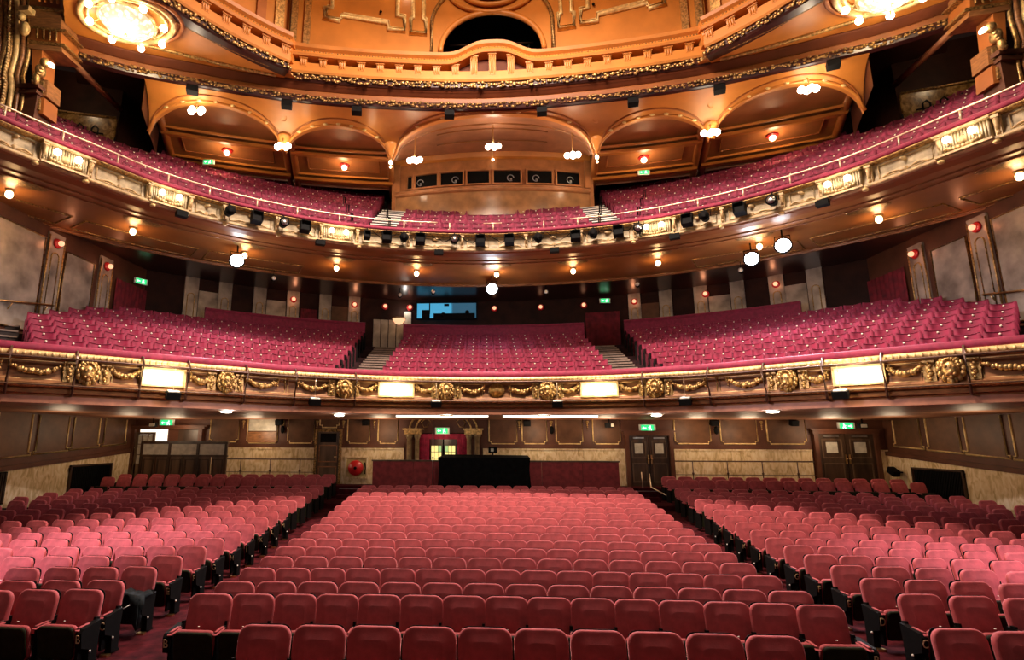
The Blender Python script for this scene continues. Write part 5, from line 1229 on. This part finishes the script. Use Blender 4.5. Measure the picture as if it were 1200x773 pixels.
def arc_curve(sg):
    A0, A1 = math.radians(40.3), math.radians(100); P = []
    for k in range(41):
        a = A0+(A1-A0)*k/40 if sg > 0 else -(A1-(A1-A0)*k/40); P.append((10.4*math.sin(a), 8.0+10.4*math.cos(a)))
    return Curve(pts=P)
DR, DL = arc_curve(1), arc_curve(-1)
ZB = 14.50
def bump(s): return .50*math.exp(-(abs(s)/1.05)**3.2)
def dome_section(C, s0, s1, d0, nm, label, centre=False):
    t = struct(thing(nm, None, None, (0, 0, 0)))
    sweep(C, [(d0+.35, ZB), (d0+.02, ZB), (d0-.03, ZB+.06), (d0-.03, ZB+.22), (d0+.02, ZB+.28), (d0+.35, ZB+.28)], s0, s1).obj('garland_band', 'dark_ceiling', t)
    o = leaves(C, s0+.05, s1-.05, d0-.05, ZB+.14, .24, .062, .105, int(abs(s0)*10)).obj('carved_leaves', 'gold', t); o['kind'] = 'stuff'
    sweep(C, [(d0+.35, ZB+.27), (d0-.06, ZB+.27), (d0-.10, ZB+.34), (d0-.08, ZB+.66), (d0-.02, ZB+.70), (d0+.35, ZB+.70)], s0, s1).obj('fascia_band', 'orange_paint', t)
    zf = (lambda s: bump(s)) if centre else None
    rows = []
    N = int((s1-s0)/.2)
    for i in range(N+1):
        s = s0+(s1-s0)*i/N; x, y, a = C.at(s, d0+.22); rows.append([(x, y, ZB+.69), (x, y, ZB+.86+(bump(s) if centre else 0))])
    MB().grid(rows).obj('frieze', 'shaded_cove', t)
    sweep(C, [(d0+.35, ZB+.84), (d0-.20, ZB+.84), (d0-.24, ZB+.92), (d0-.22, ZB+.98), (d0-.14, ZB+1.02), (d0-.12, ZB+1.10), (d0-.22, ZB+1.16), (d0-.26, ZB+1.26), (d0-.20, ZB+1.30), (d0+.5, ZB+1.32)], s0, s1, .2, zf, smooth=False).obj('cornice', 'orange_paint', t)
    mb = MB(); s = s0+.05
    while s < s1:
        x, y, a = C.at(s, d0-.13); mb.ball((x, y, ZB+1.06+(bump(s) if centre else 0)), .032, 5, 4); s += .10
    o = mb.obj('bead_row', 'gold_dark', t); o['kind'] = 'stuff'
    me = {}
    n = int((s1-s0)/.655); off = ((s1-s0)-n*.655)/2
    for k in range(n+1):
        s = s0+off+.655*k if not centre else (k-n//2)*.655
        if s > s1 or s < s0: continue
        hh = .34+(bump(s) if centre else 0); key = round(hh, 2)
        if key not in me:
            m = MB(); m.box((0, .03, hh/2), (.24, .26, hh), 0)
            for q in (-.07, 0, .07): m.tube([(q, -.10, hh-.02), (q, -.13, hh*.6), (q, -.10, .06), (q, -.06, .01)], .034, 5)
            m.box((0, .02, hh-.03), (.30, .30, .05)); me[key] = m.mesh('bracket', 'orange_paint')
        x, y, a = C.at(s, d0); link('bracket', me[key], t, (x, y, ZB+.51), a)
    return t
dc = dome_section(RING, -7.15, 7.15, -.24, 'trim_dome_centre', None, True)
dl = dome_section(DL, -DL.L, DL.L, 0.0, 'trim_dome_left', None)
dr = dome_section(DR, -DR.L, DR.L, 0.0, 'trim_dome_right', None)
# returns where the centre steps back
for sg, C, t in ((-1, DL, dl), (1, DR, dr)):
    ex, ey, a = C.at(-sg*C.L, 0.0); ix, iy, b = RING.at(sg*7.12, -.24)
    m = MB(); m.grid([[(ex, ey-.1, z), (ix, iy+.1, z)] for z in (ZB, 20)]); m.obj('return_wall', 'orange_deep', t)
    m = MB(); rnd = random.Random(4)
    for k in range(12):
        u = k/11; m.ball((ex+(ix-ex)*u-sg*.05, ey+(iy-ey)*u, ZB+.14+rnd.uniform(-.06, .06)), .07, 6, 4)
    o = m.obj('carved_leaves', 'gold', t); o['kind'] = 'stuff'
    m = MB(); m.ball((ix-sg*.12, iy-.12, ZB+.95), .20, 10, 6, (.8, .8, .7)); m.ball((ix-sg*.12, iy-.18, ZB+.62), .16, 10, 6, (.8, .8, .7)); m.box((ix-sg*.10, iy-.06, ZB+.78), (.3, .3, .5)); m.box((ix-sg*.06, iy-.1, ZB+1.2), (.5, .5, .3)); m.obj('scroll_bracket', 'orange_paint', t)
# side soffits between ring and dome circle
for sg, C, ds in ((-1, DL, 'left'), (1, DR, 'right')):
    rows = []
    for k in range(31):
        u = k/30; s = sg*(6.7+6.9*u); x, y, a = RING.at(s, -.2)
        q = (C.L*2)*u*.62-C.L if sg > 0 else C.L-(C.L*2)*u*.62
        ex, ey, a = C.at(q, .1)
        rows.append([(x+(ex-x)*j/6, y+(ey-y)*j/6, 14.55) for j in range(7)])
    c = struct(MB().grid(rows).obj('ceiling_soffit_%s' % ds, 'orange_paint'))
    m = MB(); m.tube([Vector(r[1])+Vector((0, 0, -.02)) for r in rows[3:26]], .06, 6); m.obj('gold_moulding', 'gold', c)
    m = MB(); m.tube([Vector(r[5])+Vector((0, 0, -.02)) for r in rows[3:26]], .04, 6); m.obj('inner_moulding', 'gold_dark', c)
    # round rose with its chandelier
    cx, cy = sg*10.6, 13.45
    m = MB()
    for rad, tr in ((1.30, .09), (1.08, .05)): m.tube([(cx+rad*math.cos(q*PI/16), cy+rad*.72*math.sin(q*PI/16), 14.52) for q in range(33)], tr, 6)
    m.obj('rose_moulding', 'gold_pale', c)
    m = MB(); m.tube([(cx-sg*1.55*math.cos(q*PI/16), cy+1.02*math.sin(q*PI/16), 14.52) for q in range(-7, 8)], .07, 6); m.obj('rose_outer_moulding', 'orange_deep', c)
    t = thing('bowl_chandelier', 'glittering bowl chandelier with round bulbs on the %s ceiling rose' % ds, 'chandelier', (cx, cy, 14.54))
    m = MB(); m.lathe([(.02, -.50), (.30, -.46), (.55, -.34), (.70, -.16), (.72, -.06)], 20, cap=False); m.obj('crystal_bowl', 'crystal_glow', t)
    m = MB(); m.lathe([(.70, -.02), (.78, -.04), (.78, -.10), (.70, -.12)], 20, cap=False); m.lathe([(.10, 0), (.12, -.05), (.02, -.52), (.05, -.56), (.01, -.6)], 10)
    for q in range(8):
        w_ = 2*PI*q/8+.2; m.tube([(.72*math.cos(w_), .72*math.sin(w_), -.08), (.9*math.cos(w_), .9*math.sin(w_), -.22), (1.0*math.cos(w_), 1.0*math.sin(w_), -.14)], .025, 5)
    m.obj('gilt_frame', 'gold_pale', t)
    for q in range(8):
        w_ = 2*PI*q/8+.2; m = MB(); m.ball((1.0*math.cos(w_), 1.0*math.sin(w_), -.20), .105, 10, 6); m.obj('bulb', 'lamp_white', t)
    point('chandelier_glow', (cx, cy-.2, 13.6), 190, (1, .74, .44), .3)
# drum walls above the cornice, gold frames and the centre niche
def drum(C, d, s0, s1, zlo, zhi, parent, mat='orange_paint'):
    rows = []; N = max(2, int((s1-s0)/.22))
    for i in range(N+1):
        s = s0+(s1-s0)*i/N; x, y, a = C.at(s, d); rows.append([(x, y, zlo(s) if callable(zlo) else zlo), (x, y, zhi)])
    return MB().grid(rows).obj('drum_wall', mat, parent)
drum(RING, .14, -7.2, -1.82, 15.6, 20.0, dc); drum(RING, .14, 1.82, 7.2, 15.6, 20.0, dc)
drum(RING, .14, -1.82, 1.82, lambda s: 16.2+1.62*math.sqrt(max(0, 1-(s/1.82)**2)), 20.0, dc)
drum(DL, .30, -DL.L, DL.L, 15.6, 20.0, dl); drum(DR, .30, -DR.L, DR.L, 15.6, 20.0, dr)
m = MB(); m.lathe([(11.3, 19.9), (9.8, 21.4), (6.5, 22.7), (.05, 23.4)], 40, Matrix.Translation((0, 8.0, 0)), cap=False); struct(m.obj('ceiling_dome', 'orange_paint'))
for sg in (-1, 1):
    for pts in ([(5.75, 20), (5.75, 17.75), (5.98, 17.75), (5.98, 17.30), (5.45, 17.25), (5.4, 17.5), (3.75, 17.32), (3.72, 17.06), (3.15, 17.02), (3.15, 17.6), (3.4, 17.62), (3.42, 20)], [(2.85, 20), (2.85, 17.6), (2.92, 17.55), (2.92, 16.95), (2.38, 16.93), (2.38, 17.5), (2.46, 17.55), (2.46, 20)]):
        m = MB(); P = [(*RING.at(sg*s, .10)[:2], z) for s, z in pts]; m.tube(P, .085, 6); m.tube([(*RING.at(sg*s*.985, .08)[:2], z+.1) for s, z in pts[1:-1]], .03, 5); m.obj('gold_frame', 'gold_pale', dc)
    for s in (6.55, 7.0):
        x, y, a = RING.at(sg*s, .08); m = MB(); m.box((x, y, 18.0), (.22, .1, 4.0), a); m.obj('drum_pilaster', 'gold', dc)
    C, t = (DL, dl) if sg < 0 else (DR, dr)
    for k, s in enumerate((.35, .95)):
        x, y, a = C.at(-sg*(C.L-s), .24); m = MB(); m.box((x, y, 18.0), (.30, .1, 4.0), a); m.obj('drum_pilaster', 'gold' if k == 0 else 'orange_deep', t)
    m = MB(); m.tube([(*RING.at(sg*(1.84*math.cos(q*PI/40)), .06)[:2], 16.2+1.64*math.sin(q*PI/40)) for q in range(21)], .10, 6); m.obj('niche_moulding', 'orange_paint', dc)
    m = MB(); m.tube([(*RING.at(sg*2.16, .08)[:2], 16.0)]+[(*RING.at(sg*(2.16*math.cos(q*PI/40)), .08)[:2], 17.3+1.9*math.sin(q*PI/40)) for q in range(17)], .075, 6); m.obj('outer_bead_moulding', 'gold_dark', dc)
# niche interior with lighting gear
nb = MB(); nb.box((0, 19.4, 17.2), (3.9, .1, 3.2)); nb.box((-2.0, 18.5, 17.2), (.1, 1.9, 3.2)); nb.box((2.0, 18.5, 17.2), (.1, 1.9, 3.2)); nb.box((0, 18.5, 18.8), (4, 1.9, .1)); nb.box((0, 18.5, 15.9), (4, 1.9, .1)); nb.obj('niche_box', 'black_paint', dc)
t = thing('niche_lighting_gear', 'dark lighting bars and small lamps inside the dome niche', 'stage light', (0, 18.3, 16.4))
for z in (.25, .6, .95): m = MB(); m.tube([(-1.6, .3, z), (1.6, .3, z)], .03, 5); m.obj('bar', 'pipe_brown', t)
for x in (-.1, .12, .3, .55): m = MB(); m.box((x, .1, .72), (.09, .1, .14)); m.obj('lamp_unit', 'steel', t)
m = MB(); m.box((-1.15, .1, .30), (.42, .1, .22)); m.obj('pale_panel', 'gold_dark', t)
m = MB(); m.tube([(1.15, 0, .0), (1.25, 0, .35), (1.4, 0, .6)], .03, 5); m.obj('chain', 'steel', t)
point('niche_fill', (0.2, 17.9, 17.2), 5, (1, .85, .6), .05)  # added dim light so the gear shows
# gilt cartouche above the niche
ca = thing('dome_cartouche', 'oval gilt cartouche in the orange dome above the niche', 'ornament', (0, 17.4, 18.75))
m = MB(); 
for rad, tr in ((1.0, .10), (1.5, .07)): m.tube([(rad*1.05*math.cos(q*PI/20), .1, rad*.62*math.sin(q*PI/20)) for q in range(41)], tr, 6)
m.obj('oval_frame', 'orange_paint', ca); m = MB(); m.lathe([(.02, -.06), (.6, -.02), (1.0, .1)], 20, Matrix.Diagonal((1, 1, .6, 1)) @ Matrix.Rotation(PI/2, 4, 'X')); m.obj('oval_field', 'orange_deep', ca); m = MB(); m.ball((0, -.1, -.1), .12, 8, 6, (.6, .6, 1.6)); m.obj('pendant_flower', 'gold_pale', ca)
for s, ds in ((-4.0, 'left'), (3.6, 'right')):
    x, y, a = RING.at(s, .10); t = thing('drum_hook', 'small dark hook on the orange dome panel, %s of the niche' % ds, 'hook', (x, y, 17.75)); m = MB(); m.ball((0, -.04, 0), .055, 6, 4); m.obj('eye', 'black_paint', t); MB().tube([(0, 0, .05), (0, -.08, -.06)], .025, 5).obj('stem', 'black_paint', t)
t = thing('dome_lamp', 'single bare bulb at the top left of the dome wall', 'lamp', (*RING.at(-3.1, -.1)[:2], 18.75)); m = MB(); m.ball((0, 0, 0), .13, 10, 7); m.obj('bulb', 'lamp_white', t); MB().tube([(0, 0, 0), (0, .3, .05)], .03, 5).obj('arm', 'brass', t)
# loudspeaker boxes under the ring
for s, ds in ((-9.99, 'first'), (-7.05, 'second'), (-4.71, 'third'), (-1.51, 'fourth'), (1.69, 'fifth'), (4.72, 'sixth'), (7.38, 'seventh'), (10.48, 'eighth')):
    x, y, a = RING.at(s, .02); t = thing('flood_box', 'small black box hung beneath the gilt ceiling ring, %s from the left' % ds, 'floodlight', (x, y, 13.86), a, 'black boxes under the ceiling ring')
    MB().box((0, 0, -.15), (.34, .24, .22), rx=-.2).obj('housing', 'black_paint', t); MB().box((0, .02, -.02), (.05, .05, .08)).obj('bracket', 'black_paint', t)
    point('ring_uplight', (x+.35, y+.8, 13.3), 6, (1, .8, .5), .1)

for sg, nm in ((-1, 'wall_left_front'), (1, 'wall_right_front')):
    struct(MB().box((sg*15.6, 6.4, 14.5), (.3, 15.6, 11.2)).obj(nm, 'dark_wall'))
# ================================================================== PIERS AND BOX ARCHES
for sg, ds in ((-1, 'left'), (1, 'right')):
    p = thing('carved_pier', 'gilded carved pier with scroll bracket at the %s end of the balcony' % ds, 'pier', (sg*13.0, 13.6, 9.6))
    def w_(x, y, z): return (sg*(x-13.0), y-13.6, z-9.6)
    m = MB(); m.box(w_(13.05, 13.5, 10.9), (.62, .6, 2.6)); m.box(w_(13.05, 13.45, 12.22), (.8, .75, .12)); m.box(w_(13.05, 13.45, 12.06), (.7, .68, .10)); m.obj('pedestal', 'wall_brown', p)
    for j, (z0, z1, xo, mt) in enumerate(((11.5, 12.0, 12.62, 'orange_deep'), (12.04, 12.55, 12.60, 'wood_bronze'))):
        m = MB(); prism(m, [w_(xo+.34, 13.25, z0), w_(xo, 13.35, z0), w_(xo+.04, 13.35, z1), w_(xo+.38, 13.25, z1)], (0, .5, 0)); m.obj('shaft_block', mt, p)
        m = MB(); prism(m, [w_(xo+.28, 13.2, z0+.08), w_(xo+.06, 13.27, z0+.08), w_(xo+.09, 13.27, z1-.08), w_(xo+.31, 13.2, z1-.08)], (0, .05, 0)); m.obj('raised_panel', 'gold_dark', p)
    m = MB(); prism(m, [w_(13.0, 13.2, 12.62), w_(12.80, 13.25, 12.62), w_(12.86, 13.25, 13.45), w_(13.12, 13.2, 13.45)], (0, .5, 0)); m.obj('pale_shaft', 'orange_deep', p)
    for j, (z0, z1, xo, xi, mt) in enumerate(((13.45, 13.62, 12.35, 13.2, 'wood_bronze'), (13.62, 13.72, 12.28, 13.2, 'gold_dark'), (13.72, 14.1, 12.42, 13.2, 'orange_deep'), (14.1, 14.18, 12.30, 13.25, 'gold_dark'), (14.18, 14.75, 12.5, 13.3, 'wood_bronze'), (14.75, 14.86, 12.4, 13.3, 'gold'), (14.86, 15.8, 12.62, 13.4, 'orange_deep'))):
        m = MB(); prism(m, [w_(xi, 13.15, z0), w_(xo, 13.35, z0), w_(xo+.10*(z1-z0)+.03, 13.35, z1), w_(xi+.05, 13.15, z1)], (0, .7, 0)); m.obj('stepped_cornice', mt, p)
    m = MB()
    for q in range(4): m.tube([w_(12.56+.15*q, 13.18-.045*q, 14.9), w_(12.66+.17*q, 13.16-.045*q, 15.75)], .035, 6)
    m.obj('bracket_fluting', 'orange_paint', p)
    m = MB()
    for q in range(4): m.tube([w_(12.52+.15*q, 13.28-.05*q, 13.76), w_(12.56+.15*q, 13.28-.05*q, 14.06)], .03, 6)
    m.obj('lower_fluting', 'gold_dark', p)
    m = MB(); m.ball(w_(12.62, 13.05, 12.62), .20, 10, 7, (.6, .8, 1)); m.ball(w_(12.5, 13.02, 12.85), .13, 8, 6); m.ball(w_(12.66, 13.0, 12.36), .13, 8, 6, (.7, .7, 1.5))
    for q in range(6): m.ball(w_(12.70-.03*q, 12.98, 12.25+.08*q), .07, 6, 4)
    m.obj('scroll_bracket', 'gold', p)
    m = MB(); m.ball(w_(13.25, 13.0, 13.95), .16, 8, 6, (.8, .8, 1.4)); m.ball(w_(13.42, 13.0, 14.35), .12, 8, 6); m.box(w_(13.35, 13.1, 14.6), (.3, .3, .16)); m.obj('capital_ornament', 'gold_pale', p)
    m = MB(); m.lathe([(.04, -.08), (.07, 0), (.05, .08)], 8, Matrix.Translation(w_(12.28, 13.0, 12.75)) @ Matrix.Rotation(PI/2, 4, 'X')); m.obj('small_lamp', 'lamp_white', p)
    # box arch: bundled ribs
    b = thing('box_arch', 'tall arched box frame of gilded ribs at the far %s of the balcony' % ds, 'arch', (sg*13.7, 13.2, 9.8))
    for q, (x0, x1, r, mt) in enumerate(((13.12, 13.20, .055, 'gold'), (13.24, 13.32, .06, 'wood_bronze'), (13.37, 13.46, .075, 'gold_pale'), (13.50, 13.58, .07, 'gold_dark'), (13.62, 13.70, .06, 'gold'), (13.74, 13.82, .075, 'wood_bronze'), (13.9, 13.98, .12, 'low_wall_red'))):
        m = MB(); pts = [(x0+.02, 10.0), (x0+.04, 11.2), (x0+.02, 12.2), (x1+.05, 12.55), (x1, 13.2), (x1+.10, 14.2), (x1+.30, 15.2), (x1+.62, 16.2), (x1+1.1, 17.2)]
        m.tube([(sg*(x-13.7), -.06*q+.0, z-9.8) for x, z in pts], r, 7); m.obj('rib', mt, b)
    m = MB()
    for q in range(54):
        z = 11.2+.095*q; x = 13.47 if z < 12.3 else 13.54+max(0, (z-13.2))*.14; m.ball((sg*(x-13.7), -.28, z-9.8), .045, 5, 4)
    o = m.obj('bead_row', 'gold_pale', b); o['kind'] = 'stuff'
    m = MB(); m.box((sg*.9, .5, 3.0), (1.6, .1, 7.0)); m.obj('box_back', 'dark_wall', b)
    m = MB(); m.tube([(sg*.3, -.3, 1.9), (-sg*.25, -.2, 1.25)], .03, 5); m.tube([(sg*.3, -.35, 1.7), (-sg*.2, -.25, 1.1)], .03, 5); m.obj('stay_bars', 'black_paint', b)
